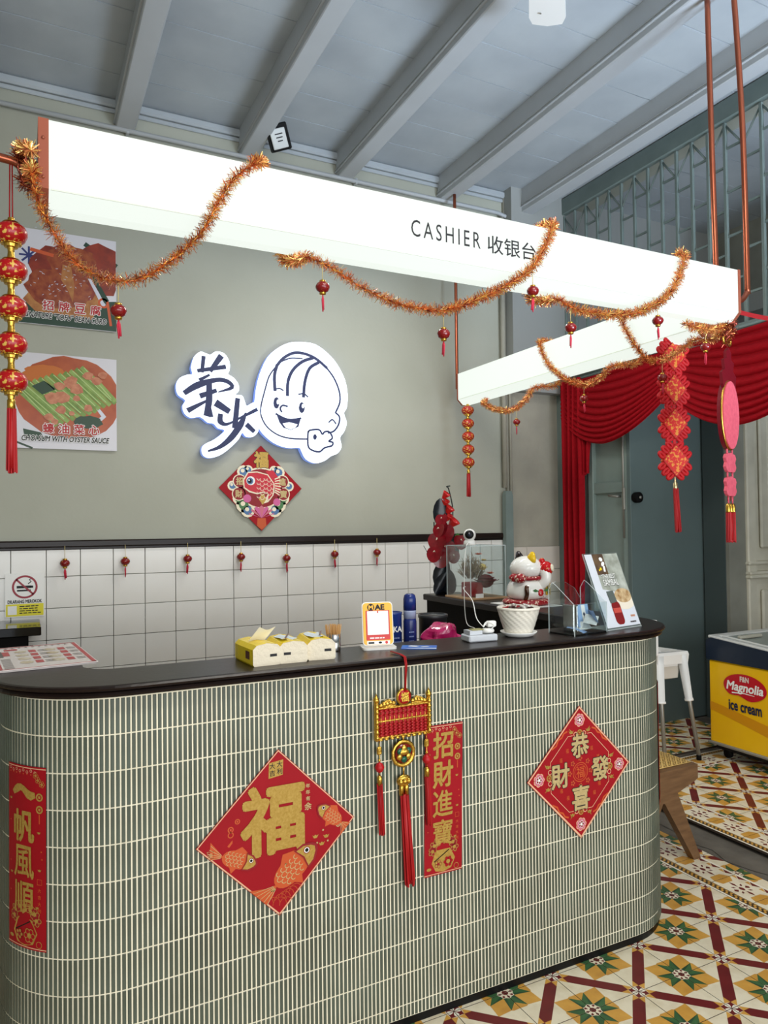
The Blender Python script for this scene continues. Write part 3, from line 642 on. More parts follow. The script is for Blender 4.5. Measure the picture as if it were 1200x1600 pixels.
mb = MB(); Tm = Matrix.Translation((0, 0, -.118)) @ Matrix.Rotation(pi/2, 4, 'X')
mb.lathe([(.0, -.003), (.04, -.003), (.043, 0), (.04, .004), (.033, .004), (.032, .002), (0, .002)], 26, 0, T=Tm, wob=lambda a, z: 1+.05*abs(sin(6*a))); mb.lathe([(0, .0022), (.031, .0022), (.031, .003), (0, .003)], 20, 1, T=Tm)
for k in range(6): a = k*pi/3+.5; mb.ball((.018*cos(a), -.006, -.118+.018*sin(a)), .011, 8, 0 if k % 2 else 2, (1, .4, 1))
mb.ball((0, -.007, -.112), .013, 10, 0, (1.5, .4, .8)); mb.tube([(0, 0, -.062), (0, 0, -.078)], .003, 6); mb.tube([(0, 0, -.158), (0, 0, -.185)], .003, 6)
obj('coin_pendant', mb, [gold, mat('enamel_red', (120, 12, 20), .2), mat('enamel_green', (16, 84, 60), .2)], ab)
mb = MB(); mb.ball((0, 0, -.205), .026, 12, 0, (1, .3, .75)); 
for x in (-.014, 0, .014): mb.ball((x, -.006, -.205), .01, 8)
for x in (-.009, .009): mb.lathe([(.008, -.25), (.008, -.222), (.004, -.216)], 10, 0, (x, 0, 0))
obj('ingot_clasp', mb, gold, ab); obj('tassel', tassel_mb(.295, .013, .017, 36, (.016, 0)), redt, ab, (0, 0, -.248))
for s in (-1, 1):
    mb = MB(); x = s*.086; mb.tube([(x, 0, -.065), (x, 0, -.2)], .0015, 5); mb.box((x, 0, -.098), (.018, .008, .026), 0, .004, ); mb.ball((x, 0, -.128), .005, 8); mb.lathe([(.0085, -.205), (.0085, -.18), (.003, -.174)], 10, 0, (x, 0, 0)); obj('side_clasp', mb, gold, ab)
    mb = MB(); mb.lathe([(0, -.168), (.01, -.162), (.016, -.15), (.01, -.138), (0, -.132)], 14, 0, (x, 0, 0)); obj('bead', mb, red, ab); obj('tassel', tassel_mb(.165, .0085, .0095, 22, (.007, 0)), redt, ab, (x, 0, -.2))

# ------------------------------------------------------------------ things on the counter
# menu cards
mn = thing('menu_sheet', 'laminated red and white menu sheets spread on the counter end', 'menu', (.005, .55, TZ), (0, 0, radians(5)))
mb = MB(); mb.box((0.0, 0, .003), (.36, .47, .005), 0, .001); mb.box((.012, -.012, .0075), (.345, .46, .003), 0, .001); obj('sheets', mb, mat('laminated_paper', (228, 218, 214), .2), mn)
mb = MB(); z = .0095
for p in ([(-.16, .21), (.175, .21), (.175, .2), (-.16, .2)], [(.168, -.24), (.18, -.24), (.18, .21), (.168, .21)]): mb.poly(p, z, 0)
mb.poly([(-.16, -.24), (.18, -.24), (.18, -.234), (-.16, -.234)], z, 0); mb.poly([(-.15, .0), (-.06, .0), (-.06, .12), (-.15, .12)], z, 2); mb.poly([(-.06, .02), (-.04, .02), (-.04, .11), (-.06, .11)], z, 0); mb.poly([(-.05, .13), (-.01, .13), (-.01, .165), (-.05, .165)], z, 0)
for cx in (-.1, .02, .11):
    for k in range(4):
        y = .09-.075*k if cx > -.05 else -.06-.05*k
        mb.disc(cx-.025, y, .02, .026, z, 1, 10); mb.poly([(cx, y-.026), (cx+.022, y-.026), (cx+.022, y+.026), (cx, y+.026)], z, 0)
        for q in range(3): mb.poly([(cx+.028, y-.02+.016*q), (cx+.055, y-.02+.016*q), (cx+.055, y-.015+.016*q), (cx+.028, y-.015+.016*q)], z, 2)
for k in range(14): mb.poly([(-.13+.021*k, .178), (-.123+.021*k, .178), (-.123+.021*k, .19), (-.13+.021*k, .19)], z, 2)
obj('print', mb, [mat('menu_red', (186, 40, 52), .3), mat('menu_food', (186, 160, 118), .3, col2=(220, 214, 196), scale=60), mat('menu_ink', (70, 60, 60), .3)], mn)
# tissue packs
ty = mat('tissue_wrap', (248, 216, 22), .25, bump=.4, bscale=40); tc = mat('tissue_end', (226, 214, 190), .6, bump=1, bscale=55)
tl = ['yellow tissue pack with a sheet pulled up, farthest left of the three', 'middle yellow tissue pack in the row on the counter', 'yellow tissue pack with torn top beside the toothpick holder']
for i, (x, y, a) in enumerate(((.655, .115, 4), (.75, .118, -3), (.85, .122, -7))):
    t = thing('tissue_pack', tl[i], 'tissue pack', (x, y, TZ), (0, 0, radians(a)), 'tissue packs on the counter')
    w, d, h = .09, .17, .064
    def f(u, v, w=w, d=d, h=h): return (0, 0, 0)
    mb = MB(); prof = [(-w/2+.004, .0), (-w/2, .006), (-w/2, h-.014), (-w/2+.012, h-.002), (0, h+.003), (w/2-.012, h-.002), (w/2, h-.014), (w/2, .006), (w/2-.004, 0)]
    n = len(prof); vs = [(p[0]*k, yy, p[1]*(1 if k > .95 else .97)) for yy, k in ((-d/2+.004, 1), (-d/2+.03, 1.01), (0, 1.01), (d/2-.03, 1.01), (d/2, .96)) for p in prof]
    mb.add(vs, [(r*n+k, r*n+(k+1) % n, (r+1)*n+(k+1) % n, (r+1)*n+k) for r in range(4) for k in range(n)]+[tuple(range(4*n, 5*n))[::-1]], 0); obj('wrapper', mb, ty, t)
    mb = MB(); mb.add([(p[0], -d/2+.002, p[1]) for p in prof]+[(p[0], -d/2+.0045, p[1]) for p in prof], [tuple(range(n))[::-1]]+[(k, (k+1) % n, n+(k+1) % n, n+k) for k in range(n)]); e = obj('end_panel', mb, tc, t)
    mb = MB(); xx = .02 if i != 1 else -.02; mb.add([(xx-.011, -d/2+.0012, .026), (xx+.011, -d/2+.0012, .026), (xx+.011, -d/2+.0012, .034), (xx-.011, -d/2+.0012, .034)], [(0, 1, 2, 3)]); obj('label', mb, blk_ink, e)
    mb = MB()
    if i == 0:
        mb.grid(lambda u, v: (-.03+.055*u+.02*v, .0-.045*v+.01*sin(3*u), h+.001+.042*v+.006*sin(5*u+2)*v), 8, 6, 0); obj('tissue', mb, white, t)
        mb = MB(); mb.add([(-w/2-.0012, -.055, .018), (-w/2-.0012, -.02, .018), (-w/2-.0012, -.02, .042), (-w/2-.0012, -.055, .042)], [(0, 3, 2, 1)]); obj('brand_mark', mb, mat('brown_print', (96, 50, 24), .4), t)
    else:
        mb.grid(lambda u, v: (-.028+.05*u, -.05+.1*v, h+.0035+.003*sin(7*u+4*v+i)), 6, 8, 0); obj('tissue', mb, mat('tissue_blue_white', (214, 224, 228), .6), t)
        mb = MB(); mb.stroke([(-.015+.02*(i-1), -.04), (.012+.01*i, .05)], .006, h+.0075, 0); obj('brand_mark', mb, mat('brown_print', (96, 50, 24), .4), t)
# toothpicks
tp = thing('toothpick_holder', 'small metal cup crammed with wooden toothpicks', 'toothpicks', (.935, .17, TZ))
mb = MB(); mb.lathe([(.022, 0), (.023, .003), (.023, .058), (.0215, .058), (.0215, .004), (0, .004)], 20); obj('cup', mb, chrome, tp)
mb = MB()
for k in range(110):
    a = 2*pi*random.random(); r = .019*sqrt(random.random()); r2 = r*1.55; zt = .083+.008*random.random()
    mb.tube([(r*cos(a), r*sin(a), .02), (r2*cos(a), r2*sin(a), zt)], [.0011, .0006], 4)
obj('toothpicks', mb, mat('toothpick_wood', (196, 150, 92), .7), tp, kind='stuff')
# payment stand
qs = thing('payment_stand', 'yellow framed payment code stand on a white base', 'stand', (1.09, .15, TZ), (0, 0, radians(-14)))
def rrect(w, h, r, n=5, cx=0, cy=0):
    out = []
    for sx, sy, a in ((1, 1, 0), (-1, 1, 90), (-1, -1, 180), (1, -1, 270)):
        for k in range(n+1): t = radians(a+90*k/n); out.append((cx+sx*(w/2-r)+r*cos(t), cy+sy*(h/2-r)+r*sin(t)))
    return out
mb = MB(); mb.prism(rrect(.118, .085, .016), 0, .007, 0); obj('base', mb, whitep, qs)
pnl = MB(); pnl.prism(rrect(.108, .148, .014), -.004, 0, 0); TP = (radians(82), 0, 0); PL = (0, 0, .083)
obj('back_plate', pnl, whitep, qs, PL, TP)
pnl = MB(); pnl.prism(rrect(.102, .142, .012), 0, .0025, 0); obj('panel', pnl, mat('stand_yellow', (242, 178, 22), .35), qs, PL, TP)
pr = MB(); pr.prism(rrect(.083, .098, .002, 2, 0, -.004), .0025, .004, 0); pr.poly(rrect(.074, .08, .001, 1, 0, .003), .0045, 1); pr.poly(rrect(.083, .014, .001, 1, 0, -.048), .0045, 0); pr.poly([(-.04, -.07), (.04, -.07), (.04, -.058), (-.04, -.058)], .003, 1)
pr.disc(.028, -.064, .005, z=.0034, mi=0); pr.poly([(-.035, -.067), (-.015, -.067), (-.015, -.061), (-.035, -.061)], .0034, 2); pr.disc(.006, -.064, .006, .0035, .0034, 2)
pr.disc(-.023, .056, .0125, z=.003, mi=2); pr.poly([(-.002, .036), (.002, .036), (.002, .043), (-.002, .043)], .0048, 0)
po = obj('print', pr, [mat('stand_red', (206, 36, 30), .4), white, blk_ink], qs, PL, TP)
txt(po, 'M', mat('stand_yellow', (242, 178, 22), .35), -.023, .056, .014, .013, .0036, .05); txt(po, 'AE', blk_ink, .008, .056, .032, .017, .0034, .05); dashes(po, white, 0, -.048, .06, .004, None, .005, 2)
# blue brochure
br = thing('brochure', 'blue and white leaflet lying flat at the counter edge', 'leaflet', (1.215, .085, TZ), (0, 0, radians(-32)))
mb = MB(); mb.box((0, 0, .0012), (.12, .07, .002), 0); obj('sheet', mb, mat('leaflet_blue', (34, 92, 196), .3, col2=(60, 130, 220), scale=20), br)
mb = MB(); mb.poly([(-.06, -.035), (.06, -.035), (.06, -.022), (-.02, -.026)], .0026, 0); mb.poly([(-.04, .01), (-.01, .0), (.0, .02), (-.03, .028)], .0026, 0); mb.disc(.02, .005, .016, .007, .0026, 0, 12, .4); obj('print', mb, white, br)
# work desk behind
dk = thing('work_desk', 'low black work desk tucked behind the counter', 'desk', (1.2, .5, 0))
mb = MB(); mb.box((.1, .02, 1.05), (1.5, .46, .03), 0, .004); obj('desktop', mb, blackm, dk)
for x in (-.6, .8): mb = MB(); mb.box((x, .02, .518), (.04, .44, 1.034), 0, .003); obj('side_panel', mb, blackm, dk)
DZ = 1.066
ca = thing('spray_can', 'tall dark blue aerosol can behind the payment stand', 'spray can', (1.405, .5, DZ))
nb = mat('can_navy', (26, 38, 96), .25, col2=(36, 52, 120), scale=20)
mb = MB(); mb.lathe([(.025, 0), (.027, .004), (.027, .16), (.025, .17), (.024, .172)], 24); obj('can_body', mb, nb, ca)
mb = MB(); mb.lathe([(.0255, .172), (.0255, .2), (.026, .205)], 24, 1); mb.lathe([(.026, .205), (.026, .25), (.022, .266), (.014, .272), (0, .272)], 24, 0); obj('cap', mb, [nb, mat('can_band', (160, 170, 200), .3)], ca)
for k in range(5): dashes(ca, mat('can_print', (130, 146, 196), .4), 0, 0, .026, .005, Matrix.Translation((-.006, -.0278, .12-.018*k)) @ Matrix.Rotation(pi/2, 4, 'X'), 0, k)
ti = thing('blue_tin', 'blue tin with white lettering left of the aerosol can', 'tin', (1.333, .52, DZ))
mb = MB(); mb.lathe([(.038, 0), (.04, .004), (.04, .19), (.042, .194), (.042, .2), (.036, .2), (.036, .196), (0, .196)], 28); obj('tin_body', mb, mat('tin_blue', (28, 52, 120), .3), ti)
txt(ti, 'SKA', white, 0, 0, .05, .022, 0, .03).matrix_local = Matrix.Translation((-.002, -.0415, .135)) @ Matrix.Rotation(pi/2, 4, 'X')
for k in range(4): dashes(ti, mat('can_print', (130, 146, 196), .4), 0, 0, .04, .005, Matrix.Translation((0, -.0415, .1-.016*k)) @ Matrix.Rotation(pi/2, 4, 'X'), 0, k+9)
dt = thing('dark_tin', 'wide dark round tin with grey label behind the pink bag', 'tin', (1.56, .58, DZ))
mb = MB(); mb.lathe([(.058, 0), (.06, .004), (.06, .155), (.064, .158), (.064, .17), (.056, .17), (.056, .166), (0, .166)], 28); obj('tin_body', mb, mat('tin_dark', (52, 54, 56), .35, .4), dt)
mb = MB(); mb.grid(lambda u, v: (.0606*sin(-.2+.9*u), -.0606*cos(-.2+.9*u), .08+.06*v), 8, 1); obj('label', mb, mat('label_grey', (150, 146, 138), .5), dt)
def crumple(mb, c, r, sc, seed, n=40, amp=.2):
    rnd = random.Random(seed); dirs = [(Vector((rnd.gauss(0, 1), rnd.gauss(0, 1), rnd.gauss(0, 1))).normalized(), rnd.uniform(-1, 1)) for _ in range(120)]
    m = n//2; vs = []; fs = []
    for i in range(m+1):
        for k in range(n):
            d = Vector((sin(pi*i/m)*cos(2*pi*k/n), sin(pi*i/m)*sin(2*pi*k/n), -cos(pi*i/m))); q = 1+amp*sum(a*max(0, d.dot(e))**26 for e, a in dirs)
            vs.append(Vector(c)+Vector((d.x*sc[0], d.y*sc[1], d.z*sc[2]))*r*q)
    for i in range(m):
        for k in range(n): k2 = (k+1) % n; fs.append((i*n+k, i*n+k2, (i+1)*n+k2, (i+1)*n+k))
    mb.add(vs, fs, 0, False)
mb = MB(); crumple(mb, (0, 0, .07), .085, (1.05, .8, .85), 3); crumple(mb, (.045, -.01, .055), .05, (1.3, .8, .9), 5); crumple(mb, (-.05, 0, .04), .05, (1, .8, .8), 8)
tag(obj('plastic_bag', mb, mat('pink_film', (200, 40, 110), .22, col2=(170, 24, 84), scale=25, coat=.4), None, (1.515, .43, DZ+.005)), 'crumpled magenta plastic bag behind the counter', 'bag')
# adapter box with cable
ad = thing('charger_box', 'small clear box with charger and white plug on the counter', 'charger', (1.475, .105, TZ), (0, 0, radians(-6)))
mb = MB(); mb.box((0, 0, .013), (.115, .07, .024), 0, .004); mb.prism([(-.05, 0), (.0, .0), (.0, .05), (-.05, .05)], .026, .04, 0, T=Matrix.Translation((0, -.025, 0))); obj('case', mb, mat('frosted_plastic', (196, 200, 206), .3), ad)
mb = MB(); mb.box((-.012, .0, .0415), (.045, .03, .003), 0); obj('label', mb, mat('khaki_label', (150, 144, 90), .5), ad)
mb = MB(); mb.lathe([(0, .03), (.022, .03), (.024, .036), (.02, .042), (0, .043)], 16, 0, (.032, -.005, 0)); mb.box((.06, .02, .055), (.035, .022, .022), 0, .004); obj('plug', mb, whitep, ad)
mb = MB(); mb.tube(catmull([(.03, -.02, .04), (.045, -.03, .055), (.03, .0, .065), (.012, -.01, .05), (.04, .012, .062), (.06, .02, .058)], 6), .002, 6); mb.tube(catmull([(.012, -.01, .05), (0, .02, .08), (.0, .05, .14), (.04, .2, .17), (.2, .5, .15)], 6), .0017, 6); obj('cord', mb, whitep, ad)
# swirl bowl
bw = thing('swirl_planter', 'white spiral ribbed planter bowl of wrapped candies on a saucer', 'planter', (1.665, .125, TZ)); bw.scale = (.88, .88, .92)
mb = MB(); mb.lathe([(0, .002), (.05, .0), (.062, .004), (.076, .016), (.078, .02), (.074, .02), (.06, .01), (0, .008)], 36); obj('saucer', mb, white, bw)
mb = MB(); pf = [(.052, .012), (.066, .04), (.078, .075), (.086, .105), (.0865, .108)]
n = 96; vs = []; zs = [.012+.096*k/14 for k in range(15)]
for z in zs:
    t = (z-.012)/.096; r = .053+.034*t**.75
    for k in range(n): a = 2*pi*k/n; q = r*(1+.09*abs(sin(9*(a+1.5*t)))-.06); vs.append((q*cos(a), q*sin(a), z))
mb.add(vs, [(i*n+k, i*n+(k+1) % n, (i+1)*n+(k+1) % n, (i+1)*n+k) for i in range(14) for k in range(n)], 0, True); mb.lathe([(.0865, .108), (.091, .11), (.091, .118), (.086, .12), (.08, .118), (.078, .1), (0, .098)], 48); obj('bowl', mb, mat('glazed_white', (232, 226, 212), .25), bw)
for k in range(12):
    a = k*2.4; r = .010+.013*sqrt(k); mb = MB(); mb.ball((0, 0, 0), .012, 8, 0, (1.3, .9, .7)); mb.add([(.014, 0, 0), (.026, .008, .002), (.026, -.008, 0), (-.014, 0, 0), (-.026, .008, 0), (-.026, -.008, .002)], [(0, 1, 2), (3, 5, 4)], 0)
    o = obj('wrapped_candy', mb, [mat('candy_foil_%d' % (k % 3), ((150, 24, 34), (60, 30, 26), (200, 196, 190))[k % 3], .3, .4)], None, (1.665+r*cos(a), .125+r*sin(a), TZ+.101+.004*(k % 3)), (0, .3*(k % 3-1), a)); tag(o, 'foil wrapped candy heaped in the white spiral bowl', 'candy', 'candies in the spiral bowl')
# donation box
dn = thing('donation_box', 'clear acrylic slant sided box holding bank notes and cards', 'box', (1.827, .002, TZ), (0, 0, radians(8)))
wq, dq, hf, hb, tk = .182, .125, .118, .195, .004
def side(x): 
    m = MB(); m.prism([(0, 0), (dq, 0), (dq, hb-.03), (dq-.02, hb), (dq-.04, hb-.012), (.0, hf)], -tk/2, tk/2, 0, 1, T=Matrix.Translation((x, 0, 0)) @ Matrix(((0, 0, 1, 0), (1, 0, 0, 0), (0, 1, 0, 0), (0, 0, 0, 1)))); return m
AM = [acryl, acredge]
obj('side_panel', side(0), AM, dn); obj('side_panel', side(wq), AM, dn)
mb = MB(); mb.prism([(0, 0), (wq, 0), (wq, hf), (0, hf)], 0, tk, 0, 1, T=Matrix.Rotation(pi/2, 4, 'X')); obj('front_panel', mb, AM, dn)
mb = MB(); mb.prism([(0, 0), (wq, 0), (wq, hb-.075), (wq*.8, hb-.03), (wq*.5, hb-.004), (wq*.2, hb), (0, hb-.012)], 0, tk, 0, 1, T=Matrix.Translation((0, dq, 0)) @ Matrix.Rotation(pi/2, 4, 'X')); obj('back_panel', mb, AM, dn)
mb = MB(); mb.box((wq/2, dq/2, .003), (wq, dq, .006)); obj('base', mb, black, dn)
for k in range(5):
    mb = MB(); mb.grid(lambda u, v, k=k: (-.04+.08*u, -.025+.05*v, .004*sin(4*u+k)), 6, 1)
    o = obj('bank_note', mb, mat('note_blue_%d' % (k % 2), ((150, 176, 214), (196, 200, 196))[k % 2], .6, col2=((120, 150, 196), (216, 222, 222))[k % 2], scale=60), None, (1.885+.022*k, .05+.014*(k % 3), TZ+.016+.011*k), ((.1, .5, .9, .2, 1.2)[k], (.3, -.2, .1, -.3, .1)[k], .5*k-.8)); tag(o, 'folded pale bank note lying inside the clear donation box', 'bank note', 'notes in the donation box')
mb = MB(); mb.prism([(-.03, 0), (.03, 0), (.03, .075), (-.03, .075)], 0, .001); o = obj('info_card', mb, mat('card_blue', (140, 174, 214), .5), None, (1.952, .085, TZ+.03), (radians(78), 0, radians(4))); tag(o, 'pale blue card with white stripe standing in the donation box', 'card')
mb = MB(); mb.poly([(-.008, .002), (.012, .002), (.012, .073), (-.008, .073)], .0015, 0); mb.poly([(.002, .028), (.008, .037), (.002, .046), (-.004, .037)], .002, 1); obj('print', mb, [white, navy], o)
mb = MB(); mb.box((0, 0, .05), (.008, .05, .1), 0, .002); mb.box((.02, 0, .05), (.005, .05, .1), 0, .002); mb.box((.01, 0, .1), (.028, .05, .005), 0, .001); o = obj('card_rack', mb, chrome, None, (1.86, .07, TZ+.007), (0, 0, .2)); tag(o, 'small shiny metal card rack inside the donation box', 'rack')
# sambal sign
sb = thing('menu_holder', 'slanted clear acrylic holder with a sambal advertisement', 'sign', (2.14, .07, TZ), (0, 0, radians(10)))
LN = (radians(90-21), 0, 0)
mb = MB(); mb.prism([(-.11, 0), (.11, 0), (.11, .312), (-.11, .312)], -.003, .003, 0, 1); obj('acrylic_sleeve', mb, AM, sb, (0, 0, .004), LN)
mb = MB(); mb.box((0, .045, .002), (.22, .1, .004), 0); obj('foot', mb, acredge, sb)
mb = MB(); z = .0036
mb.poly([(-.106, .004), (.106, .004), (.106, .308), (-.106, .308)], z, 0); mb.poly([(-.06, .16), (.106, .13), (.106, .308), (-.06, .308)], z+.0002, 1); mb.poly([(-.06, .22), (.01, .22), (.01, .308), (-.06, .308)], z+.0003, 2)
mb.disc(-.03, .245, .006, z=z+.0004, mi=5); mb.disc(-.04, .24, .004, z=z+.0004, mi=5)
mb.disc(.06, .10, .062, .03, z+.0005, 4, 20, .1); mb.disc(.055, .128, .055, .03, z+.0007, 3, 20); mb.disc(.055, .122, .066, .02, z+.0006, 4, 20)
mb.poly([(-.045, .15), (.0, .152), (.005, .105), (-.04, .1)], z+.0008, 6); mb.poly(rrect(.055, .095, .02, 5, -.012, .06), z+.0006, 7); mb.poly([(-.035, .06), (.012, .06), (.012, .08), (-.035, .08)], z+.0009, 8)
mb.v = [(max(-.106, min(.106, v[0])), v[1], v[2]) for v in mb.v]
po = obj('print', mb, [mat('ad_pale', (212, 216, 224), .25), mat('ad_bg', (120, 124, 110), .25, col2=(190, 194, 184), scale=18), mat('ad_dark', (66, 52, 48), .25, col2=(120, 96, 70), scale=14), mat('ad_food', (150, 110, 64), .25, col2=(214, 190, 150), scale=50), mat('ad_plate', (232, 222, 204), .25), yellow, mat('ad_lid', (92, 100, 96), .25), mat('ad_jar', (130, 34, 36), .25), mat('ad_jarlabel', (196, 80, 70), .25)], sb, (0, 0, .004), LN)
txt(po, '“THE BEST', blk_ink, .001, .2115, .09, .018, .0046, .045); txt(po, '“THE BEST', white, .0, .212, .09, .018, .0056, .008); txt(po, 'SAMBAL', blk_ink, .005, .1855, .096, .026, .0046, .045); txt(po, 'SAMBAL', white, .004, .186, .096, .026, .0056, .008)
lm = MB(); lm.disc(-.012, .285, .011, .009, .0046, 0, 12); lm.disc(-.008, .265, .013, .008, .0046, 0, 12, .6); lm.poly([(-.016, .232), (-.004, .232), (.0, .256), (-.012, .256)], .0046, 0); obj('emblem', lm, white, po); dashes(po, mat('ad_gold', (200, 140, 110), .4), .075, .042, .028, .008, None, .0046, 3); dashes(po, mat('menu_ink', (70, 60, 60), .3), .07, .018, .045, .006, None, .0046, 4)
# ---- on the return of the counter: acrylic case, flowers, cat, camera
cs = thing('display_case', 'clear acrylic display case on a wooden base beside the lucky cat', 'case', (2.225, 1.30, TZ))
cw, cdp, ch = .235, .25, .29
mb = MB(); mb.box((cw/2, cdp/2, .006), (cw+.02, cdp+.02, .012), 0, .002); obj('base', mb, mat('pale_wood', (176, 140, 104), .5), cs)
for nm, c, d in (('left_pane', (0, cdp/2, ch/2+.012), (.003, cdp, ch)), ('right_pane', (cw, cdp/2, ch/2+.012), (.003, cdp, ch)), ('front_pane', (cw/2, 0, ch/2+.012), (cw, .003, ch)), ('back_pane', (cw/2, cdp, ch/2+.012), (cw, .003, ch)), ('top_pane', (cw/2, cdp/2, ch+.012), (cw, cdp, .003))):
    mb = MB(); mb.box(c, d); obj(nm, mb, acryl, cs)
mb = MB(); 
for x in (0, cw):
    for y in (0, cdp): mb.box((x, y, ch/2+.012), (.004, .004, ch))
for a, b in (((cw/2, 0, ch+.012), (cw, .004, .004)), ((cw/2, cdp, ch+.012), (cw, .004, .004)), ((0, cdp/2, ch+.012), (.004, cdp, .004)), ((cw, cdp/2, ch+.012), (.004, cdp, .004))): mb.box(a, b)
obj('edges', mb, acredge, cs)
mb = MB(); mb.box((.055, -.004, .022), (.05, .003, .026), 0); obj('name_tag', mb, white, cs)
def petals(mb, c, r, n, layers, mi=0, seed=1, flat=.6):
    rnd = random.Random(seed)
    for L in range(layers):
        rr = r*(1-.22*L); tilt = .25+.35*L
        for k in range(n):
            a = 2*pi*(k+.5*L)/n+rnd.uniform(-.15, .15); d = Vector((cos(a), sin(a), 0)); t = Vector((-sin(a), cos(a), 0)); u = (d*cos(tilt)+Vector((0, 0, 1))*sin(tilt)); C = Vector(c)
            vs = [C, C+u*rr*.5+t*rr*.32, C+u*rr+t*rr*.16+Vector((0, 0, rr*.08)), C+u*rr*1.02-t*rr*.16+Vector((0, 0, rr*.05)), C+u*rr*.5-t*rr*.32]
            mb.add(vs, [(0, 1, 2, 3, 4)], mi, True)
fa = thing('dried_bouquet', 'dried flower arrangement in a red box inside the clear display case', 'flowers', (2.33, 1.42, TZ+.013))
mb = MB(); mb.box((-.03, -.02, .04), (.09, .09, .08), 0, .003); obj('box', mb, mat('gift_red', (150, 30, 36), .5), fa)
mb = MB(); mb.ball((.045, -.045, .085), .05, 12, 0, (1, .9, .8)); petals(mb, (.045, -.05, .07), .075, 12, 4, 0, 2); petals(mb, (.06, .0, .045), .05, 9, 3, 0, 3); obj('dark_red_bloom', mb, mat('bloom_maroon', (104, 20, 34), .7), fa)
mb = MB(); mb.ball((.03, -.04, .165), .02, 10); petals(mb, (.03, -.04, .155), .032, 8, 3, 0, 5); petals(mb, (.045, -.03, .20), .02, 8, 3, 0, 6); obj('yellow_bloom', mb, mat('bloom_yellow', (222, 196, 120), .7), fa)
mb = MB(); petals(mb, (.065, -.06, .125), .025, 7, 2, 0, 7); petals(mb, (-.005, -.05, .235), .025, 7, 2, 0, 9); obj('orange_bloom', mb, mat('bloom_orange', (206, 90, 50), .7), fa)
mb = MB(); rnd = random.Random(4)
for k in range(170):
    a = rnd.uniform(0, 2*pi); r = .075*sqrt(rnd.random()); h = .12+.13*rnd.random()*(1-r/.12); p = Vector((-.02+r*cos(a), .0+r*sin(a), h)); q = p+Vector((rnd.uniform(-.03, .03), rnd.uniform(-.03, .03), rnd.uniform(.0, .035)))
    mb.tube([Vector((-.02, 0, .06)).lerp(p, .6), p, q], [.001, .002, .0006], 4)
obj('dried_grass', mb, mat('dried_straw', (158, 138, 108), .8, col2=(120, 98, 76), scale=40), fa, kind='stuff')
wc = thing('security_camera', 'white ball security camera on top of the display case', 'camera', (2.30, 1.42, TZ+ch+.014))
mb = MB(); mb.lathe([(.034, 0), (.036, .003), (.033, .022), (.026, .03), (0, .03)], 24); obj('base', mb, whitep, wc)
mb = MB(); mb.ball((0, 0, .058), .036, 24, 0, (1, 1, 1)); hd = obj('head', mb, whitep, wc)
mb = MB(); Tm = Matrix.Translation((0, 0, .058)) @ Matrix.Rotation(-.62, 4, 'Z') @ Matrix.Rotation(radians(84), 4, 'X'); mb.lathe([(0, .0375), (.012, .0372), (.024, .0335), (.0255, .0275)], 24, 0, T=Tm); mb.lathe([(0, .0385), (.009, .038), (.009, .036)], 16, 1, T=Tm); obj('lens_panel', mb, [black, mat('lens', (40, 44, 60), .05)], hd)
mb = MB(); mb.tube(catmull([(-.02, -.03, .012), (-.06, -.06, -.0), (-.1, -.1, -.1), (-.118, -.12, -.30), (-.13, -.16, -.42), (-.3, -.5, -.40), (-.68, -1.05, -.36), (-.76, -1.18, -.285), (-.8, -1.27, -.275)], 7), .0022, 6); obj('cord', mb, whitep, wc)
# lucky cat
ct = thing('lucky_cat', 'white ceramic lucky cat with red patterned collar and cushion', 'figurine', (2.345, .965, TZ+.004))
glz = mat('cat_white', (240, 238, 232), .1, coat=.5); pat = mat('red_pattern', (150, 12, 26), .35, col2=(236, 214, 190), scale=75, thr=(.56, .6))
mb = MB(); mb.lathe([(0, 0), (.1, 0), (.118, .006), (.122, .015), (.118, .024), (.1, .03), (0, .032)], 32); obj('cushion', mb, pat, ct)
mb = MB(); mb.lathe([(0, .028), (.07, .028), (.094, .04), (.1, .065), (.095, .095), (.08, .12), (.062, .135), (0, .14)], 28); 
mb.ball((.075, -.02, .06), .045, 14, 0, (1, 1, .9)); mb.ball((.07, .05, .06), .042, 14, 0, (1, .9, .9)); obj('body', mb, glz, ct)
mb = MB(); mb.ball((.005, 0, .188), .08, 22, 0, (1.05, 1.08, .8)); mb.ball((.07, 0, .17), .03, 12, 0, (1, 1.3, .8)); h = obj('head', mb, glz, ct)
for s, m in ((1, mat('ear_black', (34, 24, 22), .15)), (-1, mat('ear_yellow', (238, 196, 40), .15))):
    mb = MB(); mb.lathe([(.032, 0), (.028, .02), (.014, .044), (0, .05)], 14, 0, T=Matrix.Translation((-.0, s*.048, .228)) @ Matrix.Rotation(-s*.35, 4, 'X') @ Matrix.Scale(.6, 4, (1, 0, 0))); obj('ear', mb, m, h)
for s in (1, -1): mb = MB(); mb.ball((.083, s*.03, .195), .009, 8, 0, (.5, 1, 1)); obj('eye', mb, black, h)
mb = MB(); mb.ball((.101, 0, .175), .006, 8); obj('nose', mb, mat('nose_pink', (220, 120, 120), .4), h)
mb = MB(); mb.tube([(.075*cos(a), .078*sin(a), .138) for a in [2*pi*k/28 for k in range(28)]], .0115, 8, closed=True); mb.ball((-.075, -.055, .14), .03, 12, 0, (1, 1, .85)); mb.ball((-.09, -.02, .142), .022, 12); obj('collar', mb, pat, ct)
mb = MB(); mb.tube(catmull([(.045, -.06, .1), (.062, -.085, .13), (.062, -.082, .175), (.06, -.07, .195)], 5), [.028]*16, 12); obj('raised_paw', mb, glz, ct)
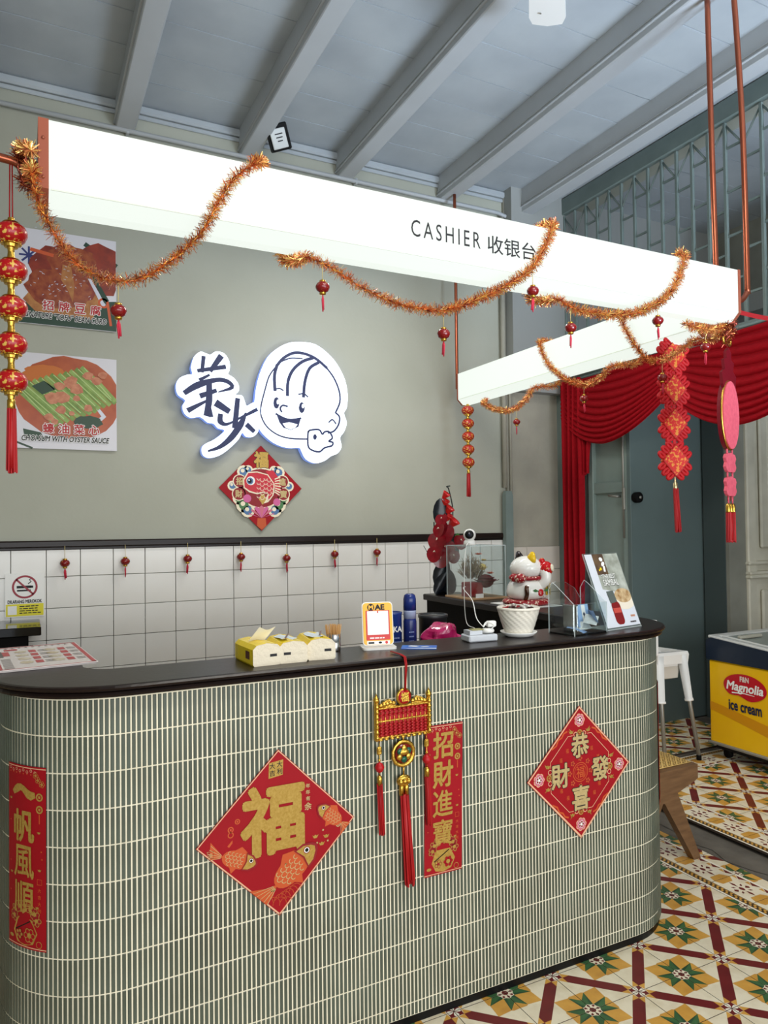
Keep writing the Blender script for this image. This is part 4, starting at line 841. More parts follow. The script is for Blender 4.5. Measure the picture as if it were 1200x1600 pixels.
mb = MB(); mb.ball((.07, -.075, .185), .042, 16, 0, (.9, 1, .95)); mb.ball((.06, -.06, .225), .016, 10); dr = obj('red_drum', mb, mat('drum_red', (190, 20, 26), .15, col2=(226, 180, 60), scale=60, thr=(.62, .66)), ct)
mb = MB(); mb.lathe([(0, .043), (.017, .041), (.02, .036)], 18, 0, T=Matrix.Translation((.07, -.075, .185)) @ Matrix.Rotation(radians(80), 4, 'X') @ Matrix.Rotation(.5, 4, 'Y')); obj('drum_skin', mb, cream, dr)
mb = MB(); mb.tube(catmull([(-.055, -.07, .035), (-.06, -.088, .06), (-.062, -.088, .09), (-.058, -.086, .1)], 5), [.011]*16, 10); obj('tail', mb, mat('tail_brown', (120, 70, 30), .15, col2=(40, 24, 18), scale=16), ct)
mb = MB(); mb.box((.085, -.075, .08), (.03, .004, .062), 0, .002); tb = obj('gold_plaque', mb, mat('plaque_gold', (206, 168, 50), .3, .5), ct)
for i in range(6): dashes(tb, blk_ink, 0, 0, .018, .005, Matrix.Translation((.085, -.0775, .098-.0075*i)) @ Matrix.Rotation(pi/2, 4, 'X'), 0, i)
mb = MB(); mb.ball((.02, -.098, .066), .019, 12, 0, (1, .35, 1)); obj('painted_plum', mb, mat('plum_red', (188, 30, 40), .15, col2=(240, 220, 200), scale=70, thr=(.58, .62)), ct)
mb = MB(); 
for s in (-1, 1): mb.poly([(.0, 0), (s*.025, .012), (s*.04, .004), (s*.025, -.004)], .0, 0, T=Matrix.Translation((.02+s*.012, -.101, .074)) @ Matrix.Rotation(pi/2, 4, 'X'))
obj('painted_leaves', mb, mat('leaf_print', (60, 110, 60), .3), ct)
mb = MB(); mb.box((2.35, .975, TZ+.002), (.235, .30, .003)); tag(obj('white_board', mb, white), 'thin white sheet under the lucky cat', 'sheet')
# anthurium arrangement
an = thing('anthurium_arrangement', 'tall red anthurium arrangement with dark leaves beside the display case', 'flowers', (2.30, 1.735, TZ))
mb = MB(); mb.lathe([(.035, 0), (.045, .01), (.05, .06), (.042, .14), (.03, .2), (.034, .21), (.026, .21), (0, .2)], 24); obj('vase', mb, mat('vase_black', (18, 18, 26), .15), an)
def spathe(r, m, ang, tilt, loc, nm='spathe'):
    mb = MB(); N = 18; vs = [(0, 0, 0)]
    for k in range(N):
        a = 2*pi*k/N; q = r*(1-.28*max(0, cos(a))**6+.18*max(0, -cos(a))**3); vs.append((q*sin(a), q*cos(a)-.1*r, .18*r*(abs(sin(a))**1.5)))
    mb.add(vs, [(0, 1+(k+1) % N, 1+k) for k in range(N)], 0, True); mb.tube([(0, 0, .004), (0, .1*r, .25*r), (0, -.15*r, .5*r)], [.05*r, .06*r, .03*r], 6, 1)
    o = obj(nm, mb, [m, cream], an, loc, (tilt, 0, ang)); return o
aw = mat('anthurium_red', (140, 14, 28), .25, coat=.3, col2=(116, 6, 20), scale=30)
for i, (x, z, r, ang, tl_) in enumerate(((-.045, .385, .055, -.5, 1.25), (-.095, .335, .05, -.8, 1.35), (-.055, .29, .055, -.45, 1.3), (-.125, .26, .045, -1, 1.2), (-.095, .23, .045, -.6, 1.5), (-.02, .24, .035, -.2, 1.4), (-.1, .41, .04, -1.1, 1.3), (-.105, .46, .034, -.9, 1.2), (-.13, .40, .036, -1.2, 1.3), (.0, .33, .04, -.1, 1.4))): spathe(r*1.15, aw, ang, tl_, (x*1.05+.03, -.06-.012*i, z))
ab_ = mat('bud_red', (200, 36, 34), .3)
for i, (x, z, r) in enumerate(((.0, .60, .026), (-.005, .555, .028), (.02, .51, .032), (.015, .465, .03), (.05, .43, .036))):
    mb = MB(); mb.lathe([(.004, -r), (r*.5, -r*.4), (r*.95, r*.6), (r, r*.8), (r*.7, r*.5), (0, -r*.2)], 14); obj('bud', mb, ab_, an, (x, -.05, z), (.6, .5-.3*(i % 2), 0))
lf = mat('leaf_dark', (14, 20, 30), .25)
for i, (x, z, w, h, a) in enumerate(((-.03, .50, .045, .085, 0.05), (.03, .28, .05, .08, -.4), (-.04, .13, .05, .085, .3), (.0, .08, .05, .08, -.2), (-.06, .07, .035, .07, .5))):
    mb = MB(); n = 14; vs = [(w*cos(2*pi*k/n), 0.012*cos(4*pi*k/n), h*sin(2*pi*k/n)) for k in range(n)]+[(0, -.012, 0)]; mb.add(vs, [(k, (k+1) % n, n) for k in range(n)], 0, True); obj('leaf', mb, lf, an, (x, -.045-.01*i, z), (0, a, -.4))
mb = MB(); mb.tube(catmull([(-.01, 0, .2), (.05, -.03, .4), (.06, -.04, .52), (.03, -.045, .64), (.015, -.045, .655), (.04, -.045, .66)], 8), .004, 6); mb.tube(catmull([(-.02, 0, .2), (-.1, -.05, .22), (-.165, -.07, .3)], 6), .002, 5)
for x in (-.06, -.03, 0): mb.tube(catmull([(0, 0, .2), (x, -.03, .35), (x-.02, -.05, .44)], 5), .004, 6)
obj('stems', mb, mat('stem_dark', (30, 40, 34), .5), an)
mb = MB(); mb.poly([(0, 0), (.02, .012), (.035, .0), (.02, -.012), (.024, -.03), (.0, -.02)], 0, 0); obj('green_leaf', mb, mat('leaf_green', (60, 116, 48), .4), an, (.055, -.07, .36), (1.4, 0, 0))
# cabinet against the back wall on the left
cb = thing('wall_cabinet', 'black cabinet against the tiled wall under the smoking sign', 'cabinet', (-.32, 2.72, 0))
mb = MB(); mb.box((-.015, .01, 1.035), (.86, .42, .05), 0, .004); obj('top', mb, mat('gloss_black', (18, 16, 15), .08), cb)
mb = MB(); mb.box((-.05, .03, .505), (.8, .36, 1.0), 0, .004); obj('body', mb, blackm, cb)
mb = MB(); mb.tube([(.1, -.2, .97), (.19, -.2, .6)], .02, 8); obj('strut', mb, mat('dull_bronze', (70, 56, 42), .4, .6), cb)
mb = MB(); mb.box((.365, -.05, .905), (.03, .05, .06), 0, .006); obj('latch', mb, black, cb)
LOGO_BLOBS=[[[-0.521,0.162],[-0.501,0.234],[-0.457,0.277],[-0.412,0.268],[-0.386,0.264],[-0.347,0.29],[-0.289,0.28],[-0.254,0.225],[-0.254,0.166],[-0.264,0.139],[-0.224,0.116],[-0.191,0.072],[-0.189,0.026],[-0.212,-0.002],[-0.165,-0.005],[-0.145,-0.05],[-0.132,-0.075],[-0.085,-0.048],[-0.044,-0.056],[-0.031,-0.109],[-0.059,-0.177],[-0.048,-0.243],[-0.087,-0.291],[-0.141,-0.294],[-0.167,-0.268],[-0.194,-0.316],[-0.261,-0.384],[-0.327,-0.432],[-0.398,-0.453],[-0.442,-0.435],[-0.452,-0.391],[-0.429,-0.358],[-0.365,-0.323],[-0.313,-0.282],[-0.293,-0.255],[-0.338,-0.244],[-0.37,-0.213],[-0.409,-0.209],[-0.46,-0.173],[-0.523,-0.183],[-0.566,-0.154],[-0.579,-0.104],[-0.56,-0.064],[-0.609,-0.03],[-0.621,0.033],[-0.596,0.085],[-0.54,0.113],[-0.512,0.118]],[[0.284,0.421],[0.386,0.415],[0.489,0.355],[0.564,0.278],[0.623,0.171],[0.645,0.059],[0.636,-0.04],[0.613,-0.084],[0.635,-0.153],[0.611,-0.225],[0.58,-0.268],[0.59,-0.338],[0.556,-0.388],[0.503,-0.411],[0.451,-0.447],[0.377,-0.467],[0.304,-0.438],[0.269,-0.377],[0.254,-0.358],[0.162,-0.361],[0.064,-0.331],[-0.018,-0.268],[-0.059,-0.203],[-0.079,-0.125],[-0.071,0.009],[-0.042,0.144],[0.021,0.283],[0.112,0.367],[0.198,0.409]]]
LOGO_STROKES=[[[[-0.47,0.145],[-0.29,0.186]],[0.0219,0.0274]],[[[-0.435,0.24],[-0.445,0.143]],[0.0246,0.0219]],[[[-0.319,0.251],[-0.385,0.154]],[0.0383,0.0246]],[[[-0.458,0.084],[-0.398,0.12]],[0.0219,0.0137]],[[[-0.559,-0.011],[-0.477,0.044],[-0.349,0.09],[-0.271,0.086],[-0.238,0.046],[-0.334,0.008]],[0.0301,0.0411,0.0274,0.0274,0.0246,0.0055]],[[[-0.398,0.076],[-0.399,-0.054],[-0.417,-0.152]],[0.0329,0.0411,0.0329]],[[[-0.45,-0.025],[-0.355,0.014]],[0.0329,0.0246]],[[[-0.419,-0.061],[-0.535,-0.129]],[0.0137,0.0329]],[[[-0.399,-0.079],[-0.387,-0.159]],[0.0137,0.0274]],[[[-0.34,-0.076],[-0.269,-0.118]],[0.0466,0.0356]],[[[-0.2,-0.038],[-0.22,-0.225]],[0.0301,0.0356]],[[[-0.322,-0.155],[-0.322,-0.198],[-0.283,-0.215],[-0.231,-0.193]],[0.0301,0.0356,0.0192,0.011]],[[[-0.207,-0.178],[-0.065,-0.1]],[0.011,0.0246]],[[[-0.142,-0.129],[-0.18,-0.21],[-0.247,-0.305],[-0.326,-0.373],[-0.406,-0.405]],[0.011,0.0411,0.0383,0.0246,0.011]],[[[-0.129,-0.215],[-0.089,-0.25]],[0.0329,0.0274]]]
LOGO_LINES=[[[[0.09,0.229],[0.033,0.15],[-0.002,0.04],[-0.03,-0.069],[-0.031,-0.135],[0.01,-0.213],[0.092,-0.27],[0.191,-0.292],[0.32,-0.291]],0.0055],[[[0.09,0.229],[0.14,0.288],[0.211,0.331],[0.283,0.338],[0.356,0.322],[0.414,0.293],[0.473,0.249]],0.0164],[[[0.473,0.249],[0.532,0.177],[0.574,0.082],[0.579,-0.002],[0.544,-0.081]],0.0068],[[[0.09,0.229],[0.071,0.153],[0.074,0.052]],0.0178],[[[0.363,0.309],[0.282,0.274],[0.21,0.206],[0.173,0.121],[0.168,0.023]],0.0178],[[[0.407,0.278],[0.34,0.231],[0.303,0.131],[0.291,0.021]],0.0178],[[[0.125,0.263],[0.196,0.293],[0.283,0.297]],0.0055],[[[0.067,0.056],[0.109,0.065],[0.135,0.053]],0.0055],[[[0.254,0.034],[0.294,0.04],[0.323,0.02]],0.0055],[[[0.165,-0.06],[0.129,-0.056],[0.112,-0.08],[0.122,-0.102]],0.0068],[[[0.544,-0.085],[0.574,-0.114],[0.566,-0.171],[0.528,-0.222],[0.483,-0.238]],0.0068],[[[0.488,-0.158],[0.517,-0.137],[0.544,-0.166]],0.0055],[[[0.324,-0.238],[0.32,-0.307],[0.334,-0.361],[0.407,-0.382],[0.452,-0.35],[0.509,-0.333],[0.518,-0.307],[0.485,-0.3],[0.515,-0.274],[0.49,-0.23],[0.453,-0.232],[0.435,-0.25],[0.409,-0.218],[0.343,-0.224],[0.324,-0.238]],0.0068],[[[0.08,-0.12],[0.136,-0.146],[0.192,-0.156],[0.267,-0.141]],0.0068]]
LOGO_DARK=[[[0.106,-0.04],[0.103,-0.058],[0.097,-0.073],[0.088,-0.082],[0.078,-0.082],[0.069,-0.075],[0.063,-0.061],[0.061,-0.043],[0.063,-0.024],[0.07,-0.009],[0.079,-0.001],[0.089,0.0],[0.098,-0.008],[0.104,-0.022]],[[0.299,-0.061],[0.297,-0.079],[0.29,-0.093],[0.281,-0.101],[0.271,-0.102],[0.261,-0.095],[0.255,-0.081],[0.253,-0.064],[0.256,-0.047],[0.262,-0.033],[0.271,-0.024],[0.282,-0.024],[0.291,-0.031],[0.297,-0.044]],[[0.391,-0.272],[0.389,-0.281],[0.385,-0.289],[0.379,-0.293],[0.372,-0.293],[0.367,-0.29],[0.363,-0.283],[0.361,-0.274],[0.363,-0.265],[0.367,-0.257],[0.373,-0.253],[0.379,-0.253],[0.385,-0.256],[0.389,-0.263]],[[0.083,-0.122],[0.136,-0.147],[0.192,-0.158],[0.267,-0.143],[0.249,-0.204],[0.191,-0.231],[0.135,-0.218],[0.104,-0.179]]]
LOGO_LIGHT=[[[0.104,-0.033],[0.103,-0.041],[0.1,-0.047],[0.097,-0.051],[0.092,-0.051],[0.088,-0.048],[0.086,-0.042],[0.085,-0.034],[0.086,-0.027],[0.089,-0.02],[0.092,-0.017],[0.097,-0.016],[0.101,-0.02],[0.103,-0.025]],[[0.295,-0.051],[0.294,-0.058],[0.291,-0.064],[0.287,-0.067],[0.282,-0.067],[0.278,-0.064],[0.276,-0.059],[0.275,-0.052],[0.276,-0.045],[0.279,-0.039],[0.283,-0.035],[0.287,-0.035],[0.291,-0.038],[0.294,-0.043]],[[0.128,-0.188],[0.178,-0.175],[0.242,-0.188],[0.223,-0.213],[0.189,-0.227],[0.152,-0.217]]]
# ------------------------------------------------------------------ lit sign on the wall
glow = mat('lit_acrylic', (232, 242, 255), .4, emit=1.05); lg = thing('logo_sign', 'white backlit shop logo sign on the grey wall', 'sign', (1.55, 2.90, 2.55), UPR)
blue_edge = mat('sign_return', (120, 150, 225), .4, emit=.7)
for b in LOGO_BLOBS:
    bb = [tuple(v)[:2] for v in catmull([(p[0], p[1], 0) for p in b+[b[0]]], 3)][:-1]
    mb = MB(); mb.prism(bb, -.05, -.001, 0); obj('return_edge', mb, blue_edge, lg)
    mb = MB(); mb.prism([(p[0], p[1]) for p in bb], -.001, .003, 0); obj('face_panel', mb, glow, lg)
mb = MB()
for qi, (pts, w) in enumerate(LOGO_STROKES): w = [q*1.12 for q in w]; mb.stroke([tuple(v)[:2] for v in catmull([(p[0], p[1], 0) for p in pts], 4)], [w[min(int(k/4), len(w)-2)]*(1-(k % 4)/4)+w[min(int(k/4)+1, len(w)-1)]*((k % 4)/4) if k < 4*(len(w)-1) else w[-1] for k in range(4*(len(pts)-1)+1)], .0045+.00025*qi, 0)
sgn = mat('sign_navy', (34, 44, 88), .5); obj('lettering', mb, sgn, lg)
mb = MB()
for qi, (pts, w) in enumerate(LOGO_LINES): mb.stroke([tuple(v)[:2] for v in catmull([(p[0], p[1], 0) for p in pts], 4)], w*1.9 if w < .009 else w*1.3, .0045+.0002*qi, 0)
for pts in LOGO_DARK: mb.poly(pts, .0076, 0)
for pts in LOGO_LIGHT: mb.poly(pts, .0084, 1)
obj('drawing', mb, [sgn, glow], lg)
# carp diamond on the wall
cdm = thing('carp_diamond', 'red diamond plaque with a carp and lotus below the lit sign', 'poster', (1.537, 2.967, 1.898), UPR); D = .307
mb = MB(); pts = [(0, -D), (D, 0), (0, D), (-D, 0)]; mb.prism(pts, 0, .006, 0); obj('board', mb, redp, cdm)
CM = PM+[mat('print_blue', (78, 116, 160), .5), mat('print_pink', (206, 96, 150), .5), mat('print_green', (70, 120, 70), .5), mat('print_cream', (236, 224, 196), .5), mat('fish_red', (196, 20, 44), .4)]
mb = MB(); z = .0066
for sx in (-1, 1):
    for x, y, r in ((.13, .115, .042), (.095, .13, .03), (.21, .015, .032), (.17, .0, .03), (.13, -.12, .05), (.1, -.16, .045), (.165, -.075, .04)): mb.disc(sx*x, y, r*1.12, z=z, mi=12, n=12); mb.disc(sx*x, y, r*.72, z=z+.0003, mi=9 if y > 0 or x < .12 else 11, n=10); mb.disc(sx*x-.006, y+.008, r*.35, z=z+.0005, mi=12, n=8)
    for x, y in ((.158, .048), (.165, -.042)): mb.disc(sx*x, y, .05, z=z+.0004, mi=12, n=18); mb.disc(sx*x, y, .043, z=z+.0006, mi=8, n=18)
mb.disc(0, 0, .17, .15, z=z+.0002, mi=12, n=28); mb.disc(0, .0, .158, .138, z=z+.0004, mi=8, n=28)
mb.poly([(.03, .125), (.09, .13), (.135, .07), (.145, 0), (.12, -.06), (.1, 0), (.08, .06)], z+.0008, 13)
for k in range(7): a = .55-.24*k; mb.stroke([(.085+.02*cos(a), .03+.07*sin(a)), (.115+.03*cos(a), .03+.1*sin(a))], .008, z+.0011, 12)
mb.poly([(-.135, .06), (-.1, .115), (-.03, .12), (.05, .1), (.1, .03), (.09, -.05), (.05, -.1), (.0, -.115), (.05, -.04), (.02, -.03), (-.03, -.045), (-.09, -.03), (-.13, .0)], z+.001, 12)
mb.poly([(-.126, .055), (-.095, .107), (-.03, .112), (.045, .094), (.092, .03), (.082, -.05), (.045, -.092), (.055, -.04), (.02, -.022), (-.03, -.036), (-.085, -.02), (-.122, .005)], z+.0012, 13)
for i in range(5):
    for j in range(5):
        x, y = -.02+.026*i, .07-.032*j-(.012 if i % 2 else 0)
        if -.08 < x+y*.3 < .1 and x-y < .13 and y < .075: mb.ring(x, y, .011, .0145, z+.0015, 12, 10, -pi*1.05, .05); mb.ring(x, y, .005, .0075, z+.0015, 6, 8, -pi, 0)
mb.disc(-.078, .052, .032, z=z+.0016, mi=5, n=18); mb.disc(-.083, .05, .024, z=z+.0018, mi=9, n=16); mb.disc(-.085, .05, .015, z=z+.002, mi=4, n=14); mb.disc(-.09, .056, .006, z=z+.0022, mi=5, n=8)
mb.poly([(-.02, -.08), (.0, -.04), (.02, -.04), (.035, -.08), (.01, -.12)], z+.0013, 1)
for k in range(9): a = pi*(k/8); mb.poly([(.0, -.215), (.09*cos(a)-.02*sin(a), -.215+.075*sin(a)), (.105*cos(a), -.215+.085*sin(a)+.006), (.09*cos(a)+.02*sin(a), -.215+.075*sin(a))], z+.0018+.0001*k, 10 if k % 2 else 6)
mb.poly([(-.03, -.215), (.03, -.215), (.035, -.27), (0, -.30), (-.035, -.27)], z+.0016, 3); mb.disc(-.105, -.075, .03, z=z+.0015, mi=10, n=10); mb.disc(.115, -.1, .028, z=z+.0015, mi=10, n=10)
obj('print', mb, CM, cdm)
txt(cdm, '福', blk_ink, 0.0, .205, .1, .11, .0085, .07); txt(cdm, '福', goldp, 0, .205, .1, .11, .0092, .045)
for chx, x, y in (('招', -.158, .048), ('財', -.165, -.042), ('進', .158, .048), ('寶', .165, -.042)): txt(cdm, chx, goldl, x, y, .05, .052, .0085, .04)
# food posters
def poster(label, z, name):
    t = thing('menu_poster', label, 'poster', (.253, 2.97, z), UPR, 'dish posters on the back wall')
    mb = MB(); mb.box((0, 0, .001), (.61, .605, .003)); obj('sheet', mb, mat('poster_white', (214, 212, 218), .35), t); return t
def chars(t, s, x0, y, step, size):
    for i, c in enumerate(s): txt(t, c, white, x0+step*i, y, size, size, .0066, .075); txt(t, c, red_ink, x0+step*i, y, size, size, .0072, .022)
p1 = poster('square dish poster of sauced tofu, the upper of the two', 3.222, 'tofu'); mb = MB(); z = .0028
mb.poly([(-.305, -.30), (.305, -.30), (.305, -.1), (-.305, -.18)], z, 3)
def blobp(cx, cy, rx, ry, seed, n=26, amp=.1): rnd = random.Random(seed); return [(min(.303, max(-.303, cx+rx*cos(2*pi*k/n)*(1+rnd.uniform(-amp, amp)))), min(.30, max(-.30, cy+ry*sin(2*pi*k/n)*(1+rnd.uniform(-amp, amp))))) for k in range(n)]
mb.disc(-.215, .13, .05, z=z+.0002, mi=4, n=8); mb.disc(-.215, .13, .016, z=z+.0006, mi=5, n=8)
for k in range(8): a = k*pi/4; mb.stroke([(-.215+.014*cos(a), .13+.014*sin(a)), (-.215+.052*cos(a), .13+.052*sin(a))], .012, z+.0004, 5)
mb.stroke([(.12, .25), (.3, .14)], .03, z+.0002, 3)
mb.poly(blobp(.22, .1, .2, .16, 2), z+.0003, 0); mb.poly([(-.2, -.08), (-.25, -.15), (-.18, -.22), (.15, -.24), (.22, -.13), (.17, -.05), (-.1, -.02)], z+.0004, 2); mb.poly(blobp(.0, .03, .22, .2, 5), z+.0006, 0); mb.poly(blobp(-.04, -.06, .2, .13, 9), z+.0008, 1); mb.poly(blobp(.04, .13, .15, .1, 4), z+.0009, 1)
mb.poly([(-.02, .1), (.03, .09), (.05, -.03), (.04, -.14), (.01, -.06), (-.03, .0)], z+.001, 2); mb.poly([(.15, .05), (.17, .055), (.26, -.1), (.23, -.12)], z+.0012, 3); mb.poly([(.13, .03), (.15, .03), (.24, -.13), (.22, -.15)], z+.0011, 4); mb.stroke([(.25, -.11), (.27, -.26)], .016, z+.001, 6); mb.stroke([(-.2, .17), (-.08, .15)], .022, z+.001, 6); mb.ring(.225, -.12, .02, .034, z+.0012, 6, 14)
rnd = random.Random(11)
for k in range(60):
    x, y = rnd.gauss(-.02, .1), rnd.gauss(.0, .09); a = rnd.uniform(0, pi); mb.stroke([(x, y), (x+.012*cos(a), y+.008*sin(a))], .003, z+.0014, 4)
obj('print', mb, [mat('sauce_red', (150, 52, 30), .3, col2=(110, 34, 22), scale=14), mat('sauce_dark', (122, 40, 26), .25, col2=(164, 84, 44), scale=26), mat('tofu_gold', (186, 128, 68), .4, col2=(150, 84, 40), scale=22), mat('leaf_poster', (30, 62, 46), .4), mat('plate_poster', (206, 208, 220), .35), mat('china_blue', (40, 50, 110), .4), mat('carrot', (200, 84, 40), .4)], p1)
chars(p1, '招牌豆腐', -.105, -.175, .094, .062); txt(p1, 'SIGNATURE "TOFU" BEAN CURD', white, -.012, -.243, .51, .036, .0066, .09, .25); txt(p1, 'SIGNATURE "TOFU" BEAN CURD', blk_ink, -.012, -.243, .51, .036, .0072, .028, .25)
p2 = poster('square dish poster of green vegetables in oyster sauce, the lower of the two', 2.433, 'greens'); mb = MB()
mb.poly(blobp(.02, .03, .32, .265, 3, 30, .03), z, 0); mb.poly(blobp(-.12, .17, .13, .06, 6), z+.0002, 1); mb.poly([(.17, -.02), (.2, -.03), (.24, -.08), (.2, -.12), (.17, -.11), (.21, -.08)], z+.0006, 5)
rnd = random.Random(21)
for k in range(13):
    f = k/12; cx, cy = -.19+.40*f, -.06+.17*f; d = Vector((.17, -.115))*(1 if f < .6 else .9); m = 2 if k % 2 else 3
    a = Vector((cx, cy))-d*.75+Vector((0, .04)); b = Vector((cx, cy))+d*.75+Vector((0, .0)); a = Vector((max(-.28, a.x), min(.28, a.y))); b = Vector((min(.29, b.x), max(-.2, b.y))); mb.stroke([a, (a+b)/2+Vector((0, .006)), b], [.028, .034, .028], z+.0006+.0001*k, m); mb.stroke([a+Vector((.01, .004)), b+Vector((-.02, .012))], .006, z+.0025+.0001*k, 6)
mb.poly([(-.2, .09), (-.13, .13), (-.06, .08), (-.14, .04)], z+.003, 4); mb.poly([(-.25, -.18), (-.15, -.2), (-.12, -.25), (-.24, -.24)], z+.001, 4); mb.poly(blobp(.13, -.12, .09, .04, 8), z+.0012, 4)
for k, (x, y, s) in enumerate(((-.08, .02, .05), (-.03, .03, .05), (-.03, -.05, .035), (.02, .12, .04), (.06, .09, .045), (.03, .14, .04), (-.04, .1, .035), (.13, -.03, .03), (.13, .18, .035), (.18, .15, .035), (.06, .03, .025), (.22, .19, .03), (.03, -.07, .02), (-.1, -.1, .03), (-.07, -.13, .025))):
    mb.poly([(x+s*cos(a+.3*k)*(.8+.3*((k+i) % 2)), y+s*.8*sin(a+.3*k)) for i, a in enumerate([2*pi*q/7 for q in range(7)])], z+.0042+.0001*k, 7)
mb.stroke([(-.3, -.26), (-.2, -.3)], .012, z+.0004, 4)
obj('print', mb, [mat('oyster_sauce', (158, 66, 32), .3, col2=(186, 92, 48), scale=8), mat('sauce_bright', (196, 108, 42), .3), mat('stem_green', (128, 156, 66), .35, col2=(96, 130, 52), scale=20), mat('stem_green2', (150, 176, 92), .35, col2=(110, 144, 62), scale=20), mat('leaf_deep', (36, 66, 44), .4), mat('plate_poster', (206, 208, 220), .35), mat('stem_light', (178, 200, 128), .35), mat('pork', (176, 98, 68), .4, col2=(206, 140, 104), scale=30)], p2)
for c_ in p2.children: pass
def chars2(t, s, x0, y, step, size):
    for i, c in enumerate(s): txt(t, c, white, x0+step*i, y, size, size, .0095, .075); txt(t, c, red_ink, x0+step*i, y, size, size, .0101, .022)
chars2(p2, '蠔油菜心', -.105, -.172, .09, .062); txt(p2, 'CHOI SUM WITH OYSTER SAUCE', white, .0, -.238, .515, .034, .0095, .09, .25); txt(p2, 'CHOI SUM WITH OYSTER SAUCE', blk_ink, .0, -.238, .515, .034, .0101, .028, .25)
# no smoking sign
ns = thing('no_smoking_sign', 'white and yellow no smoking sign on the tiled wall', 'sign', (.012, 2.955, 1.212), UPR)
mb = MB(); mb.prism([(-.11, -.135), (.11, -.135), (.11, .135), (-.11, .135)], 0, .003, 0); obj('plate', mb, white, ns)
mb = MB(); z = .0036; mb.poly([(-.105, -.13), (.105, -.13), (.105, -.055), (-.105, -.055)], z, 1)
mb.poly([(-.095, -.12), (-.045, -.12), (-.045, -.066), (-.095, -.066)], z+.0003, 3); mb.stroke([(-.04, .05), (.03, .05)], .016, z, 2); mb.stroke([(-.04, .028), (.03, .028)], .01, z, 2); mb.stroke([(.035, .05), (.042, .05)], .014, z, 2)
mb.stroke([(.02, .07), (.035, .082), (.025, .095), (.04, .1)], .006, z, 2); mb.ring(0, .05, .06, .072, z+.0003, 0, 32); mb.stroke([(-.045, .095), (.045, .005)], .011, z+.0003, 0)
obj('print', mb, [mat('sign_red', (150, 24, 44), .4), mat('sign_yellow', (226, 214, 30), .4), blk_ink, white], ns)
txt(ns, 'DILARANG MEROKOK', blk_ink, 0, -.04, .19, .02, .004, .035)
for k in range(4): dashes(ns, blk_ink, .03, -.07-.014*k, .12, .006, None, .0042, k)

# ------------------------------------------------------------------ light boxes on copper pipes
ZT, ZK, ZL = 2.806, 2.603, 2.563; lite = mat('lamp_diffuser', (238, 247, 238), .4, emit=.96); lite.node_tree.nodes['Principled BSDF'].inputs['Base Color'].default_value = (.12, .12, .12, 1)
LO = (1.55, .272, 2.68)
lb = thing('cashier_light_box', 'long glowing cashier sign box hanging over the counter front', 'light box', LO)
prof = [(.203, ZT), (.203, ZK), (.2445, ZL), (.2998, ZL), (.3413, ZK), (.3413, ZT)]
def boxarm(a, b, prof, axis):
    mb = MB(); n = len(prof); f = (lambda s, p: (s, p[0], p[1])) if axis == 'x' else (lambda s, p: (p[0], s, p[1]))
    vs = [f(s, p) for s in (a, b) for p in prof]; mb.add(vs, [(k, (k+1) % n, n+(k+1) % n, n+k) for k in range(n)]+[tuple(range(n)), tuple(range(n, 2*n))]); return mb
def off(mb, o): mb.v = [(v[0]-o[0], v[1]-o[1], v[2]-o[2]) for v in mb.v]; return mb
def rimof(pr): return [(pr[0][0]-.002, pr[0][1]+.002), (pr[1][0]-.002, pr[1][1]), (pr[2][0]-.001, pr[2][1]-.002), (pr[3][0]+.001, pr[3][1]-.002), (pr[4][0]+.002, pr[4][1]), (pr[5][0]+.002, pr[5][1]+.002)]
rimp = rimof(prof); seamm = mat('diffuser_seam', (196, 204, 190), .5, emit=.45)
obj('diffuser', off(boxarm(.069, 3.03, prof, 'x'), LO), lite, lb)
mb = MB(); mb.box((1.55, .2035, ZK), (2.95, .003, .004)); obj('seam', off(mb, LO), seamm, lb)
e1 = off(boxarm(.0415, .0696, rimp, 'x'), LO)
for z_ in (2.75, 2.635): e1.lathe([(0, .0), (.005, 0), (.005, .003), (0, .003)], 8, 0, T=Matrix.Translation((.055-LO[0], .201-LO[1], z_-LO[2])) @ Matrix.Rotation(pi/2, 4, 'X'))
obj('end_plate', e1, copperp, lb); obj('end_plate', off(boxarm(3.0295, 3.047, rimp, 'x'), LO), copperp, lb)
mb = MB(); mb.tube(catmull([(.0415, .272, 2.676), (.0, .272, 2.684), (-.058, .272, 2.70), (-.345, .272, 2.704), (-1.05, .272, 2.704), (-1.1, .272, 2.75), (-1.08, .272, 4.27)], 5), .0127, 12); obj('copper_pipe', off(mb, LO), copper, lb)
mb = MB(); mb.tube(catmull([(3.165, .295, 4.27), (3.21, .295, 3.6), (3.22, .295, 2.82), (3.214, .295, 2.75), (3.156, .29, 2.7), (3.047, .284, 2.68)], 6), .0138, 12); obj('copper_pipe', off(mb, LO), copper, lb)
txt(lb, 'CASHIER', blk_ink, 0, 0, .302, .062, 0, 0, space=1.35).matrix_local = Matrix.Translation((1.42-LO[0], .2010-LO[1], 2.70-LO[2])) @ Matrix.Rotation(pi/2, 4, 'X')
txt(lb, '收银台', blk_ink, 0, 0, .23, .069, 0, .006).matrix_local = Matrix.Translation((1.719-LO[0], .2010-LO[1], 2.696-LO[2])) @ Matrix.Rotation(pi/2, 4, 'X')
LO2 = (3.133, 1.58, 2.68); XA = 3.067
lb2 = thing('return_light_box', 'shorter glowing light box running back toward the wall', 'light box', LO2)
prof2 = [(XA, ZT), (XA, ZK), (XA+.0415, ZL), (XA+.0968, ZL), (XA+.1383, ZK), (XA+.1383, ZT)]; rim2 = rimof(prof2)
obj('diffuser', off(boxarm(.48, 2.726, prof2, 'y'), LO2), lite, lb2); obj('end_plate', off(boxarm(2.726, 2.743, rim2, 'y'), LO2), copperp, lb2); obj('end_plate', off(boxarm(.463, .48, rim2, 'y'), LO2), copperp, lb2)
